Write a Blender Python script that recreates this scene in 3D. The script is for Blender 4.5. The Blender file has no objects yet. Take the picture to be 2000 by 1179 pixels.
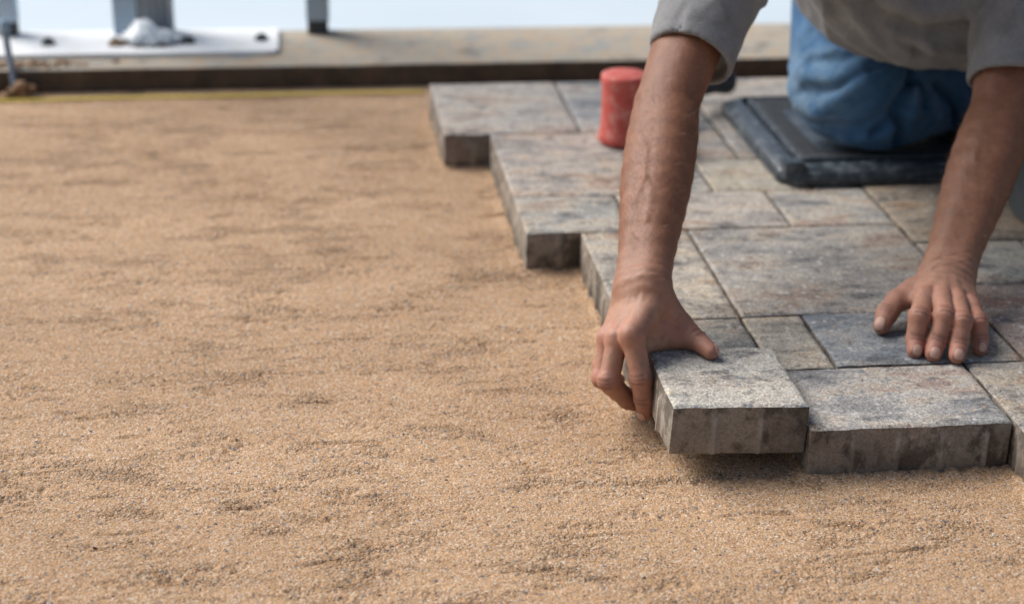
import bpy, bmesh, math, random
import numpy as np
from mathutils import Matrix, Vector

# ------------------------------------------------------------------ camera, light, exposure
# Everything is modelled in centimetres and brought to metres at the very end.
S = 0.01
scn = bpy.context.scene
col = scn.collection
random.seed(7)
RNG = np.random.default_rng(7)

CAM = Vector((-34.17, -140.72, 75.88))
PITCH, YAW, ROLL = 0.4063, 0.1294, 0.01785
cp, sp = math.cos(PITCH), math.sin(PITCH)
cy_, sy_ = math.cos(YAW), math.sin(YAW)
Fw = Vector((sy_ * cp, cy_ * cp, -sp))
Rt = Vector((cy_, -sy_, 0))
Up = Rt.cross(Fw)
cr, sr = math.cos(ROLL), math.sin(ROLL)
Rt, Up = cr * Rt + sr * Up, -sr * Rt + cr * Up
cam_d = bpy.data.cameras.new('camera')
cam = bpy.data.objects.new('camera', cam_d)
col.objects.link(cam)
cam.matrix_world = Matrix(((Rt.x, Up.x, -Fw.x, CAM.x * S), (Rt.y, Up.y, -Fw.y, CAM.y * S),
                           (Rt.z, Up.z, -Fw.z, CAM.z * S), (0, 0, 0, 1)))
cam_d.sensor_width = 36
cam_d.lens = 3252.0 * 36 / 2000
cam_d.clip_start, cam_d.clip_end = 0.02, 3000
cam_d.dof.use_dof = True
cam_d.dof.focus_distance = 1.63
cam_d.dof.aperture_fstop = 3.5
scn.camera = cam

SUN_DIR = Vector((-0.68, 0.46, 0.78)).normalized()
world = bpy.data.worlds.new('World')
scn.world = world
world.use_nodes = True
wn, wl = world.node_tree.nodes, world.node_tree.links
sky = wn.new('ShaderNodeTexSky')
sky.sky_type = 'NISHITA'
sky.sun_disc = False
sky.sun_elevation = math.asin(SUN_DIR.z)
sky.sun_rotation = math.atan2(SUN_DIR.x, SUN_DIR.y)
sky.dust_density = 3.0
hsv = wn.new('ShaderNodeHueSaturation')
hsv.inputs['Saturation'].default_value = 0.9
wl.new(sky.outputs[0], hsv.inputs['Color'])
wl.new(hsv.outputs[0], wn['Background'].inputs[0])
wn['Background'].inputs[1].default_value = 0.05
sun_d = bpy.data.lights.new('sun', 'SUN')
sun = bpy.data.objects.new('sun', sun_d)
col.objects.link(sun)
sun_d.energy = 2.2
sun_d.angle = math.radians(44)
sun_d.color = (1.0, 0.985, 0.96)
sun.rotation_euler = (-SUN_DIR).to_track_quat('-Z', 'Y').to_euler()
scn.view_settings.view_transform = 'Standard'
scn.view_settings.look = 'None'
scn.view_settings.exposure = 1.08
scn.view_settings.gamma = 1.0
scn.view_settings.use_curve_mapping = False

# ------------------------------------------------------------------ helpers
def noise3(P, seed=0):
    """gradient noise, about -1..1"""
    P = np.asarray(P, np.float64)
    i = np.floor(P).astype(np.int64)
    f = P - i
    u = f * f * f * (f * (f * 6 - 15) + 10)
    out = 0.0
    for dx in (0, 1):
        for dy in (0, 1):
            for dz in (0, 1):
                a, b, c = i[..., 0] + dx, i[..., 1] + dy, i[..., 2] + dz
                h = (a * 73856093) ^ (b * 19349663) ^ (c * 83492791) ^ (seed * 2654435761 & 0x7fffffff)
                h = (h ^ (h >> 13)) * 1274126177 & 0x7fffffff
                h = h ^ (h >> 16)
                gx = ((h & 255) / 127.5) - 1
                gy = (((h >> 8) & 255) / 127.5) - 1
                gz = (((h >> 16) & 127) / 63.5) - 1
                g = gx * (f[..., 0] - dx) + gy * (f[..., 1] - dy) + gz * (f[..., 2] - dz)
                wx = u[..., 0] if dx else 1 - u[..., 0]
                wy = u[..., 1] if dy else 1 - u[..., 1]
                wz = u[..., 2] if dz else 1 - u[..., 2]
                out = out + g * wx * wy * wz
    return out

def noise2(x, y, seed=0):
    return noise3(np.stack([x, y, np.full_like(x, 0.37)], -1), seed)

def smooth(a, b, x):
    t = np.clip((x - a) / (b - a), 0, 1)
    return t * t * (3 - 2 * t)

def mesh_np(name, V, Fq, smooth_shade=True):
    """mesh from arrays, quads or triangles"""
    me = bpy.data.meshes.new(name)
    V = np.asarray(V, np.float32)
    Fq = np.asarray(Fq, np.int32)
    n = Fq.shape[1]
    me.vertices.add(len(V))
    me.vertices.foreach_set('co', V.ravel())
    me.loops.add(Fq.size)
    me.loops.foreach_set('vertex_index', Fq.ravel())
    me.polygons.add(len(Fq))
    me.polygons.foreach_set('loop_start', np.arange(0, Fq.size, n, dtype=np.int32))
    me.update(calc_edges=True)
    me.polygons.foreach_set('use_smooth', np.full(len(Fq), smooth_shade, bool))
    me.validate()
    return me

def link(name, me, mats=None, parent=None, loc=(0, 0, 0), rot=(0, 0, 0)):
    o = bpy.data.objects.new(name, me)
    col.objects.link(o)
    if mats and me:
        for m in (mats if isinstance(mats, (list, tuple)) else [mats]):
            me.materials.append(m)
    if parent:
        o.parent = parent
    o.location = loc
    o.rotation_euler = rot
    return o

def tag(o, label=None, cat=None, group=None, kind=None):
    for k, v in (('label', label), ('category', cat), ('group', group), ('kind', kind)):
        if v:
            o[k] = v
    return o

def from_bm(bm, name, ang=40, sm=True):
    me = bpy.data.meshes.new(name)
    bmesh.ops.recalc_face_normals(bm, faces=bm.faces)
    bm.to_mesh(me)
    bm.free()
    for p in me.polygons:
        p.use_smooth = sm
    if sm:
        me.set_sharp_from_angle(angle=math.radians(ang))
    return me

def lathe(prof, n=40, cap=True):
    """profile of (r, z) turned round z"""
    bm = bmesh.new()
    rings = []
    for r, z in prof:
        rings.append([bm.verts.new((r * math.cos(2 * math.pi * i / n), r * math.sin(2 * math.pi * i / n), z)) for i in range(n)])
    for a, b in zip(rings, rings[1:]):
        for i in range(n):
            bm.faces.new((a[i], a[(i + 1) % n], b[(i + 1) % n], b[i]))
    if cap:
        bm.faces.new(rings[0][::-1])
        bm.faces.new(rings[-1])
    return bm

def tube(pts, rad, n=10, cap=True):
    """swept tube along points, one radius per point"""
    bm = bmesh.new()
    pts = [Vector(p) for p in pts]
    rings = []
    prev = None
    for i, p in enumerate(pts):
        t = (pts[min(i + 1, len(pts) - 1)] - pts[max(i - 1, 0)]).normalized()
        if prev is None:
            a = Vector((0, 0, 1)) if abs(t.z) < 0.9 else Vector((1, 0, 0))
            u = t.cross(a).normalized()
        else:
            u = (prev - t * prev.dot(t)).normalized()
        prev = u
        v = t.cross(u)
        r = rad[i] if hasattr(rad, '__len__') else rad
        rings.append([bm.verts.new(p + r * (math.cos(2 * math.pi * k / n) * u + math.sin(2 * math.pi * k / n) * v)) for k in range(n)])
    for a, b in zip(rings, rings[1:]):
        for i in range(n):
            bm.faces.new((a[i], a[(i + 1) % n], b[(i + 1) % n], b[i]))
    if cap:
        bm.faces.new(rings[0][::-1])
        bm.faces.new(rings[-1])
    return bm

# ------------------------------------------------------------------ materials (coordinates in metres)
class NT:
    def __init__(s, name):
        s.m = bpy.data.materials.new(name)
        s.m.use_nodes = True
        s.n, s.l = s.m.node_tree.nodes, s.m.node_tree.links
        s.b = s.n['Principled BSDF']
    def node(s, t, ins=None, **kw):
        n = s.n.new(t)
        for k, v in kw.items():
            setattr(n, k, v)
        for k, v in (ins or {}).items():
            if hasattr(v, 'is_linked') or hasattr(v, 'links'):
                s.l.new(v, n.inputs[k])
            else:
                n.inputs[k].default_value = v
        return n
    def coord(s, kind='Object'):
        return s.node('ShaderNodeTexCoord').outputs[kind]
    def mapping(s, v, scale=(1, 1, 1), loc=None):
        n = s.node('ShaderNodeMapping', {'Vector': v, 'Scale': scale})
        if loc is not None:
            s.l.new(loc, n.inputs['Location'])
        return n.outputs[0]
    def noise(s, v, scale, detail=3, rough=0.55, out=0):
        return s.node('ShaderNodeTexNoise', {'Vector': v, 'Scale': scale, 'Detail': detail, 'Roughness': rough}).outputs[out]
    def voro(s, v, scale, feature='F1', out='Distance'):
        return s.node('ShaderNodeTexVoronoi', {'Vector': v, 'Scale': scale}, feature=feature).outputs[out]
    def ramp(s, fac, stops, interp='LINEAR'):
        n = s.node('ShaderNodeValToRGB', {'Fac': fac})
        r = n.color_ramp
        r.interpolation = interp
        while len(r.elements) < len(stops):
            r.elements.new(0.5)
        for e, (p, c) in zip(r.elements, stops):
            e.position = p
            e.color = (*c, 1) if len(c) == 3 else c
        return n.outputs[0]
    def mix(s, fac, a, b, mode='MIX'):
        n = s.n.new('ShaderNodeMix')
        n.data_type = 'RGBA'
        n.blend_type = mode
        for k, v in ((0, fac), (6, a), (7, b)):
            if hasattr(v, 'links'):
                s.l.new(v, n.inputs[k])
            else:
                n.inputs[k].default_value = v if k == 0 or len(v) == 4 else (*v, 1)
        return n.outputs[2]
    def math(s, op, a, b=0.0, clamp=False):
        n = s.n.new('ShaderNodeMath')
        n.operation = op
        n.use_clamp = clamp
        for k, v in ((0, a), (1, b)):
            if hasattr(v, 'links'):
                s.l.new(v, n.inputs[k])
            else:
                n.inputs[k].default_value = v
        return n.outputs[0]
    def step(s, v, lo, hi):
        n = s.node('ShaderNodeMapRange', {'From Min': lo, 'From Max': hi}, interpolation_type='SMOOTHSTEP')
        s.l.new(v, n.inputs['Value'])
        return n.outputs[0]
    def bump(s, h, strength, dist, normal=None):
        ins = {'Height': h, 'Strength': strength, 'Distance': dist}
        if normal is not None:
            ins['Normal'] = normal
        return s.node('ShaderNodeBump', ins).outputs[0]
    def set(s, **kw):
        for k, v in kw.items():
            k = k.replace('_', ' ')
            if hasattr(v, 'links'):
                s.l.new(v, s.b.inputs[k])
            else:
                s.b.inputs[k].default_value = (*v, 1) if k == 'Base Color' and len(v) == 3 else v
        return s.m

def mat_sand():
    t = NT('sand')
    c = t.coord()
    g1 = t.voro(c, 700, out='Color')
    sep = t.node('ShaderNodeSeparateColor', {'Color': g1})
    v1, v2 = sep.outputs[0], sep.outputs[1]
    grain = t.ramp(v1, [(0.0, (0.13, 0.10, 0.085)), (0.06, (0.28, 0.17, 0.10)), (0.22, (0.42, 0.262, 0.138)), (0.5, (0.535, 0.35, 0.20)),
                        (0.74, (0.53, 0.28, 0.14)), (0.88, (0.64, 0.475, 0.34)), (0.97, (0.68, 0.60, 0.50)), (1.0, (0.24, 0.24, 0.27))])
    flat = (0.50, 0.322, 0.178)
    base = t.mix(0.92, flat, grain)
    g2 = t.voro(c, 330, out='Color')
    s2 = t.node('ShaderNodeSeparateColor', {'Color': g2})
    dk = t.step(s2.outputs[0], 0.965, 0.985)
    dcol = t.ramp(s2.outputs[1], [(0, (0.10, 0.10, 0.11)), (0.45, (0.20, 0.19, 0.19)), (0.7, (0.28, 0.15, 0.09)), (0.9, (0.62, 0.55, 0.46))], 'CONSTANT')
    base = t.mix(t.math('MULTIPLY', dk, 0.85), base, dcol)
    # large tonal drift: drier pale sand and damper brown sand
    big = t.noise(t.mapping(c, (1.0, 1.9, 1)), 2.6, 4, 0.6)
    base = t.mix(t.step(big, 0.30, 0.72), t.mix(1, base, (0.92, 0.905, 0.885), 'MULTIPLY'), t.mix(1, base, (1.12, 1.12, 1.12), 'MULTIPLY'))
    st = t.noise(t.mapping(c, (3, 26, 1)), 3.0, 4, 0.6)
    base = t.mix(t.math('MULTIPLY', t.step(st, 0.52, 0.72), 0.22), base, (0.36, 0.23, 0.125))
    h = t.math('ADD', t.math('MULTIPLY', v2, 0.5), t.noise(c, 420, 3, 0.7))
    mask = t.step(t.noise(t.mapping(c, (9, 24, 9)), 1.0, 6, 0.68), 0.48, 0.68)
    base = t.mix(t.math('MULTIPLY', mask, 0.12), base, (0.33, 0.185, 0.095))  # torn-up patches tinted darker: crevice shade put into the colour
    cr = t.math('ADD', t.step(t.voro(c, 330), 0.75, 0.15), t.math('MULTIPLY', t.step(t.voro(c, 170), 0.75, 0.2), 1.2))
    cr = t.math('MULTIPLY', cr, t.math('ADD', t.math('MULTIPLY', mask, 0.9), 0.10))
    nb = t.bump(cr, 1.0, 0.0025)
    return t.set(Base_Color=base, Roughness=0.85, Specular_IOR_Level=0.35, Normal=t.bump(h, 1.0, 0.0020, nb))

def paver_color(t, c):
    """mottled blended concrete around the colour each paver carries"""
    oi = t.node('ShaderNodeObjectInfo')
    off = t.node('ShaderNodeCombineXYZ', {'X': t.math('MULTIPLY', oi.outputs['Random'], 37.0), 'Y': t.math('MULTIPLY', oi.outputs['Random'], 91.0), 'Z': t.math('MULTIPLY', oi.outputs['Random'], 17.0)})
    v = t.node('ShaderNodeVectorMath', {0: c, 1: off.outputs[0]}, operation='ADD').outputs[0]
    n1 = t.noise(t.mapping(v, (7, 15, 7)), 1.0, 7, 0.70)
    n2 = t.noise(t.mapping(v, (14, 34, 14)), 1.0, 5, 0.65)
    pal = t.ramp(n1, [(0.34, (0.075, 0.085, 0.10)), (0.42, (0.20, 0.205, 0.21)), (0.49, (0.38, 0.36, 0.335)), (0.55, (0.48, 0.41, 0.32)), (0.60, (0.35, 0.215, 0.155)), (0.66, (0.24, 0.14, 0.10))])
    lift = t.mix(1.0, oi.outputs['Color'], (1.20, 1.18, 1.15), 'MULTIPLY')
    b = t.mix(oi.outputs['Alpha'], lift, pal)
    b = t.mix(t.math('MULTIPLY', t.step(n2, 0.50, 0.74), 0.5), b, (0.52, 0.49, 0.44))
    b = t.mix(t.math('MULTIPLY', t.step(n2, 0.47, 0.30), 0.75), b, (0.075, 0.08, 0.09))
    n3 = t.noise(v, 62, 5, 0.7)
    b = t.mix(t.math('MULTIPLY', t.step(n3, 0.46, 0.34), 0.55), b, (0.085, 0.08, 0.08))
    b = t.mix(t.math('MULTIPLY', t.step(n3, 0.58, 0.70), 0.5), b, (0.58, 0.555, 0.52))
    return b, v, oi

def mat_paver_top():
    t = NT('paver_face')
    c = t.coord()
    b, v, oi = paver_color(t, c)
    ag = t.node('ShaderNodeSeparateColor', {'Color': t.voro(v, 560, out='Color')})
    sp1 = t.ramp(ag.outputs[0], [(0.0, (0.25, 0.26, 0.29)), (0.25, (0.62, 0.61, 0.60)), (0.6, (1.0, 0.98, 0.95)), (0.85, (1.35, 1.30, 1.2)), (1.0, (1.75, 1.72, 1.68))])
    b = t.mix(0.55, b, sp1, 'MULTIPLY')
    a2 = t.node('ShaderNodeSeparateColor', {'Color': t.voro(v, 150, out='Color')})
    d2 = t.voro(v, 150)
    chip = t.math('MULTIPLY', t.step(a2.outputs[0], 0.90, 0.93), t.step(d2, 0.5, 0.36))
    b = t.mix(t.math('MULTIPLY', chip, 0.65), b, t.ramp(a2.outputs[1], [(0, (0.60, 0.58, 0.55)), (0.45, (0.13, 0.17, 0.22)), (0.7, (0.42, 0.30, 0.19))], 'CONSTANT'))
    pit = t.step(t.noise(v, 260, 3, 0.7), 0.36, 0.24)
    b = t.mix(t.math('MULTIPLY', pit, 0.5), b, (0.06, 0.055, 0.05))
    h = t.math('ADD', t.noise(v, 240, 4, 0.75), t.math('MULTIPLY', ag.outputs[1], 0.35))
    h = t.math('SUBTRACT', h, t.math('MULTIPLY', pit, 0.6))
    return t.set(Base_Color=b, Roughness=0.88, Specular_IOR_Level=0.25, Normal=t.bump(h, 0.75, 0.0014))

def mat_paver_side():
    t = NT('paver_side')
    c = t.coord()
    b, v, oi = paver_color(t, c)
    n = t.noise(t.mapping(v, (46, 46, 9)), 1.0, 4, 0.6)
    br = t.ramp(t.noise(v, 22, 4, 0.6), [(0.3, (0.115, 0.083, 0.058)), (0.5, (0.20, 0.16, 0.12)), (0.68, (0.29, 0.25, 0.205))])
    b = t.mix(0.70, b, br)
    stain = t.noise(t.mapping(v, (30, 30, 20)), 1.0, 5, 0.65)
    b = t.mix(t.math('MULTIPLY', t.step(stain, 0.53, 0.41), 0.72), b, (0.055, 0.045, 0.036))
    b = t.mix(t.math('MULTIPLY', t.step(n, 0.52, 0.7), 0.22), b, (0.36, 0.33, 0.29))
    b = t.mix(t.math('MULTIPLY', t.step(n, 0.45, 0.3), 0.3), b, (0.075, 0.065, 0.055))
    pit = t.step(t.noise(v, 190, 4, 0.75), 0.38, 0.26)
    b = t.mix(t.math('MULTIPLY', pit, 0.6), b, (0.06, 0.05, 0.04))
    ag = t.node('ShaderNodeSeparateColor', {'Color': t.voro(v, 500, out='Color')})
    b = t.mix(0.3, b, t.ramp(ag.outputs[0], [(0, (0.4, 0.4, 0.4)), (0.5, (1, 1, 1)), (1, (1.5, 1.45, 1.4))]), 'MULTIPLY')
    b = t.mix(t.math('MULTIPLY', t.node('ShaderNodeAttribute', attribute_name='rib').outputs['Fac'], 0.45), b, (0.40, 0.37, 0.33))
    h = t.math('ADD', t.noise(v, 230, 5, 0.75), t.math('MULTIPLY', pit, -0.8))
    return t.set(Base_Color=b, Roughness=0.93, Specular_IOR_Level=0.2, Normal=t.bump(h, 0.6, 0.0011))

def mat_skin():
    t = NT('skin')
    c = t.coord()
    at = lambda n: t.node('ShaderNodeAttribute', attribute_name=n).outputs['Fac']
    n1 = t.noise(c, 45, 5, 0.65)
    b = t.ramp(n1, [(0.3, (0.185, 0.076, 0.040)), (0.5, (0.215, 0.090, 0.047)), (0.7, (0.26, 0.115, 0.063))])
    fine = t.noise(c, 300, 4, 0.7)
    b = t.mix(0.5, b, t.ramp(fine, [(0.3, (0.66, 0.60, 0.56)), (0.7, (1.28, 1.27, 1.25))]), 'MULTIPLY')
    b = t.mix(t.math('MULTIPLY', at('pale'), 0.8), b, t.mix(n1, (0.36, 0.175, 0.105), (0.56, 0.33, 0.235)))  # hands pinker, and lighter too: some light on them is in the colour
    b = t.mix(t.math('MULTIPLY', at('red'), 0.6), b, (0.46, 0.17, 0.125))
    dirt = t.math('MULTIPLY', t.step(t.noise(c, 110, 5, 0.7), 0.50, 0.66), at('dirt'))
    b = t.mix(t.math('MULTIPLY', dirt, 0.45), b, (0.16, 0.11, 0.075))
    b = t.mix(t.math('MULTIPLY', at('crease'), 0.62), b, (0.13, 0.055, 0.034))
    mole = t.step(t.voro(c, 34), 0.055, 0.035)
    b = t.mix(t.math('MULTIPLY', mole, 0.7), b, (0.09, 0.045, 0.03))
    nail = at('nail')
    b = t.mix(t.step(nail, 0.35, 0.65), b, t.mix(t.noise(c, 160, 3), (0.46, 0.25, 0.185), (0.56, 0.36, 0.28)))
    rim = t.math('SUBTRACT', t.step(nail, 0.12, 0.34), t.step(nail, 0.40, 0.62), True)
    b = t.mix(t.math('MULTIPLY', rim, 0.5), b, (0.12, 0.055, 0.035))
    ro = t.math('SUBTRACT', 0.50, t.math('MULTIPLY', nail, 0.2))
    # pores and the fine criss-cross of skin creases
    vo = t.voro(t.mapping(c, (1, 1, 1.5)), 520, 'DISTANCE_TO_EDGE')
    h = t.math('ADD', t.math('MULTIPLY', t.step(vo, 0.0, 0.14), 0.5), t.noise(c, 210, 4, 0.65))
    nb = t.bump(t.noise(t.mapping(c, (1, 1, 0.6)), 75, 4, 0.6), 0.10, 0.003, t.bump(h, 0.38, 0.0008))
    return t.set(Base_Color=b, Roughness=ro, Specular_IOR_Level=0.45, Subsurface_Weight=0.07, Subsurface_Scale=0.006,
                 Subsurface_Radius=(1.0, 0.35, 0.2), Normal=nb)

def mat_cloth(name, lo, hi, bscale=900, heather=True, worn=None):
    t = NT(name)
    c = t.coord()
    n = t.noise(c, 30, 5, 0.65)
    b = t.ramp(n, [(0.3, lo), (0.7, hi)])
    if heather:
        f = t.noise(t.mapping(c, (1, 1, 4)), 260, 3, 0.7)
        b = t.mix(0.6, b, t.ramp(f, [(0.3, (0.7, 0.7, 0.7)), (0.7, (1.28, 1.28, 1.28))]), 'MULTIPLY')
    if worn:
        w = t.node('ShaderNodeAttribute', attribute_name='worn').outputs['Fac']
        b = t.mix(t.math('MULTIPLY', w, t.step(t.noise(c, 40, 4, 0.65), 0.25, 0.7)), b, worn)
    we = t.node('ShaderNodeTexWave', {'Vector': c, 'Scale': bscale * 0.35, 'Distortion': 2.0, 'Detail': 2.0}, bands_direction='DIAGONAL')
    h = t.math('ADD', we.outputs['Fac'], t.math('MULTIPLY', t.noise(c, 120, 4, 0.6), 2.0))
    return t.set(Base_Color=b, Roughness=0.92, Specular_IOR_Level=0.15, Sheen_Weight=0.15, Sheen_Roughness=0.5, Normal=t.bump(h, 0.35, 0.001))

def mat_mottled(name, stops, scale, rough=0.8, bump=0.4, bdist=0.001, stretch=(1, 1, 1), metallic=0.0, dust=None, bscale=None):
    t = NT(name)
    c = t.coord()
    n = t.noise(t.mapping(c, stretch), scale, 5, 0.65)
    b = t.ramp(n, stops)
    if dust:
        b = t.mix(t.math('MULTIPLY', t.step(t.noise(c, scale * 2.3, 4, 0.7), 0.45, 0.7), dust[1]), b, dust[0])
    return t.set(Base_Color=b, Roughness=rough, Metallic=metallic, Normal=t.bump(t.noise(c, bscale or scale * 9, 4, 0.7), bump, bdist))

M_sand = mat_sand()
M_top, M_side = mat_paver_top(), mat_paver_side()
M_skin = mat_skin()
M_shirt = mat_cloth('grey_jersey', (0.178, 0.179, 0.184), (0.268, 0.269, 0.273))
M_jeans = mat_cloth('blue_denim', (0.030, 0.095, 0.205), (0.058, 0.150, 0.29), worn=(0.22, 0.32, 0.40))
M_slab = mat_mottled('concrete_slab', [(0.30, (0.15, 0.13, 0.105)), (0.43, (0.33, 0.31, 0.265)), (0.54, (0.38, 0.32, 0.24)), (0.62, (0.25, 0.255, 0.25)), (0.72, (0.40, 0.385, 0.35))], 13, 0.9, 0.5, 0.002, dust=((0.42, 0.29, 0.18), 0.75))
M_slab_front = mat_mottled('dark_brown_concrete', [(0.3, (0.055, 0.04, 0.028)), (0.7, (0.115, 0.085, 0.06))], 14, 0.95, 0.6, 0.003, dust=((0.20, 0.13, 0.08), 0.4))  # front face of the slab, darker and browner than its top
M_white = mat_mottled('white_floor', [(0.3, (0.48, 0.56, 0.61)), (0.7, (0.53, 0.60, 0.645))], 1.5, 0.7, 0.1, 0.001)
M_plate = mat_mottled('white_painted_steel', [(0.3, (0.78, 0.80, 0.80)), (0.62, (0.82, 0.83, 0.83)), (0.8, (0.62, 0.62, 0.58))], 12, 0.5, 0.1, 0.0005, dust=((0.55, 0.47, 0.36), 0.25))
M_bolt = mat_mottled('dark_steel', [(0.3, (0.05, 0.06, 0.06)), (0.7, (0.10, 0.11, 0.11))], 80, 0.5, 0.3, 0.0005, metallic=0.6)
M_post = mat_mottled('galvanised_steel', [(0.3, (0.30, 0.40, 0.50)), (0.7, (0.42, 0.52, 0.61))], 14, 0.45, 0.1, 0.0005, stretch=(1, 1, 0.3), metallic=0.35)
M_rib = mat_mottled('grey_steel_profile', [(0.3, (0.28, 0.30, 0.32)), (0.7, (0.40, 0.43, 0.45))], 14, 0.5, 0.1, 0.0005, stretch=(1, 1, 0.2), metallic=0.35)
M_foot = mat_mottled('black_rubber', [(0.3, (0.022, 0.025, 0.028)), (0.7, (0.05, 0.055, 0.06))], 40, 0.6, 0.3, 0.0006, dust=((0.16, 0.15, 0.14), 0.3))
M_red = mat_mottled('red_rubber', [(0.3, (0.45, 0.060, 0.045)), (0.7, (0.60, 0.110, 0.085))], 34, 0.62, 0.5, 0.001, dust=((0.64, 0.32, 0.27), 0.75))
M_pad = mat_mottled('charcoal_plastic', [(0.3, (0.022, 0.030, 0.038)), (0.7, (0.045, 0.058, 0.072))], 30, 0.33, 0.25, 0.0006, dust=((0.22, 0.25, 0.27), 0.5))
M_mat = mat_mottled('black_foam', [(0.3, (0.018, 0.021, 0.025)), (0.7, (0.040, 0.045, 0.052))], 40, 0.75, 0.6, 0.001, dust=((0.12, 0.12, 0.12), 0.3), bscale=420)
M_tub = mat_mottled('grey_plastic', [(0.3, (0.045, 0.055, 0.063)), (0.7, (0.07, 0.082, 0.092))], 10, 0.5, 0.15, 0.0006, dust=((0.14, 0.14, 0.14), 0.3))
M_yellow = mat_mottled('yellow_twine', [(0.3, (0.85, 0.66, 0.10)), (0.7, (0.92, 0.76, 0.18))], 60, 0.8, 0.4, 0.0005)
M_pin = mat_mottled('blue_grey_steel', [(0.3, (0.20, 0.24, 0.29)), (0.7, (0.33, 0.37, 0.42))], 50, 0.5, 0.2, 0.0005, metallic=0.4)
M_clod = mat_mottled('damp_sand', [(0.3, (0.26, 0.15, 0.08)), (0.7, (0.44, 0.27, 0.15))], 120, 0.95, 0.9, 0.003)
M_hair = mat_mottled('brown_hair', [(0.3, (0.05, 0.03, 0.018)), (0.7, (0.09, 0.055, 0.03))], 200, 0.6, 0.6, 0.001)
M_fuzz = mat_mottled('arm_hair', [(0.3, (0.20, 0.115, 0.055)), (0.7, (0.36, 0.23, 0.12))], 40, 0.5, 0.0, 0.001)
M_shoe = mat_mottled('brown_leather', [(0.3, (0.06, 0.04, 0.025)), (0.7, (0.11, 0.07, 0.045))], 30, 0.6, 0.4, 0.001)
tb = NT('thin_plastic')
M_bag = tb.set(Base_Color=(0.78, 0.85, 0.89), Roughness=0.4, Subsurface_Weight=1.0, Subsurface_Scale=0.04, Subsurface_Radius=(1.0, 1.0, 1.0))
tp = NT('pebble')
M_peb = tp.set(Base_Color=tp.node('ShaderNodeAttribute', attribute_name='tone').outputs['Color'], Roughness=0.85)

# ------------------------------------------------------------------ ground, sand, slab
ZS = -5.28      # height of the sand below the paver tops

def grid_faces(ny, nx):
    i = np.arange(ny * nx).reshape(ny, nx)
    return np.stack([i[:-1, :-1], i[:-1, 1:], i[1:, 1:], i[1:, :-1]], -1).reshape(-1, 4)

EDGE = [(-14, 126), (-14, 98), (-7, 98), (-7, 56), (0, 56), (0, 14), (14, 14), (14, 0), (35, 0), (35, -7), (56, -7)]
def sand_height(X, Y):
    z = 0.05 * noise2(X / 17, Y / 12, 1) + 0.02 * noise2(X / 6.5, Y / 4.2, 2)
    patch = smooth(0.08, 0.50, 0.7 * noise2(X / 11, Y / 4.2, 3) + 0.7 * noise2(X / 3.6, Y / 1.7, 4))
    fine = np.clip(0.25 + 0.75 * patch, 0, 1)
    # crumbs torn up by the screed board
    cr1 = noise2(X / 0.95, Y / 0.75, 5)
    cr2 = noise2(X / 0.5, Y / 0.45, 6)
    wx = X + 0.35 * noise2(X / 1.1, Y / 1.1, 17)
    wy = Y + 0.35 * noise2(X / 1.1, Y / 1.1, 18)
    crack = 1 - smooth(0.0, 0.20, np.abs(noise2(wx / 1.15, wy / 0.85, 19)))
    crack2 = 1 - smooth(0.0, 0.24, np.abs(noise2(wx / 0.62, wy / 0.5, 20)))
    z += patch * (0.06 * cr1 + 0.17 * cr2 - 0.18 * crack - 0.19 * crack2) - 0.14 * patch * smooth(0.15, 0.5, noise2(X / 1.0, Y / 0.6, 7))
    z += fine * 0.17 * noise2(X / 0.42, Y / 0.42, 8) + 0.05 * noise2(X / 0.8, Y / 0.7, 16)
    # thin drag lines and small scarps, running across
    yy = Y + 0.9 * noise2(X / 9, Y / 6, 9) + 0.25 * noise2(X / 2, Y / 2, 10)
    ln = noise2(X / 7.5, yy / 0.62, 11)
    z -= 0.34 * smooth(0.26, 0.44, ln) * smooth(0.0, 0.3, noise2(X / 9, Y / 5, 12) + 0.08)
    sc = noise2(X / 11, yy / 2.6, 13)
    z += 0.07 * smooth(-0.03, 0.03, sc) * smooth(0.02, 0.25, noise2(X / 13, Y / 9, 14))
    # sand squeezed up and spilled along the stepped edge of the laid pavers
    m = np.full(np.shape(X), 99.0)
    for (ax, ay), (bx, by) in zip(EDGE, EDGE[1:]):
        t = np.clip(((X - ax) * (bx - ax) + (Y - ay) * (by - ay)) / ((bx - ax) ** 2 + (by - ay) ** 2), 0, 1)
        m = np.minimum(m, np.hypot(X - ax - t * (bx - ax), Y - ay - t * (by - ay)))
    z += np.exp(-(m / 0.85) ** 2) * np.clip(0.34 + 0.45 * noise2(X / 2.2, Y / 2.2, 25) + 0.3 * noise2(X / 0.7, Y / 0.7, 26), 0, 1)
    # isolated pits
    z -= 0.30 * smooth(0.48, 0.62, noise2(X / 0.9, Y / 0.65, 15))
    return z

def build_sand():
    ny, nx = 680, 700
    t = np.linspace(0, 1, ny)
    ys = -48 + (191) * (0.50 * t + 0.50 * t * t)
    s = np.linspace(0, 1, nx)
    lo = np.interp(ys, [-48, 143], [-92, -128])
    hi = np.interp(ys, [-48, 143], [70, 84])
    X = lo[:, None] + (hi - lo)[:, None] * s[None]
    Y = np.repeat(ys[:, None], nx, 1)
    Z = sand_height(X, Y)
    # the strip of sand pressed up against the paver edges and the slab
    Z += 0.12 * smooth(140, 143, Y)
    e = np.minimum.reduce([s[None] * nx / 12 + 0 * Z, (1 - s[None]) * nx / 12 + 0 * Z, 0 * Z + (t * ny / 12)[:, None]])
    Z = Z * smooth(0, 1, e) - 0.3 * (1 - smooth(0, 1, e))
    V = np.stack([X, Y, Z + ZS], -1).reshape(-1, 3)
    me = mesh_np('sand_bed', V, grid_faces(ny, nx))
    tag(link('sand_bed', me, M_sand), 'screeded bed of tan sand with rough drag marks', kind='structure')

build_sand()

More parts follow.
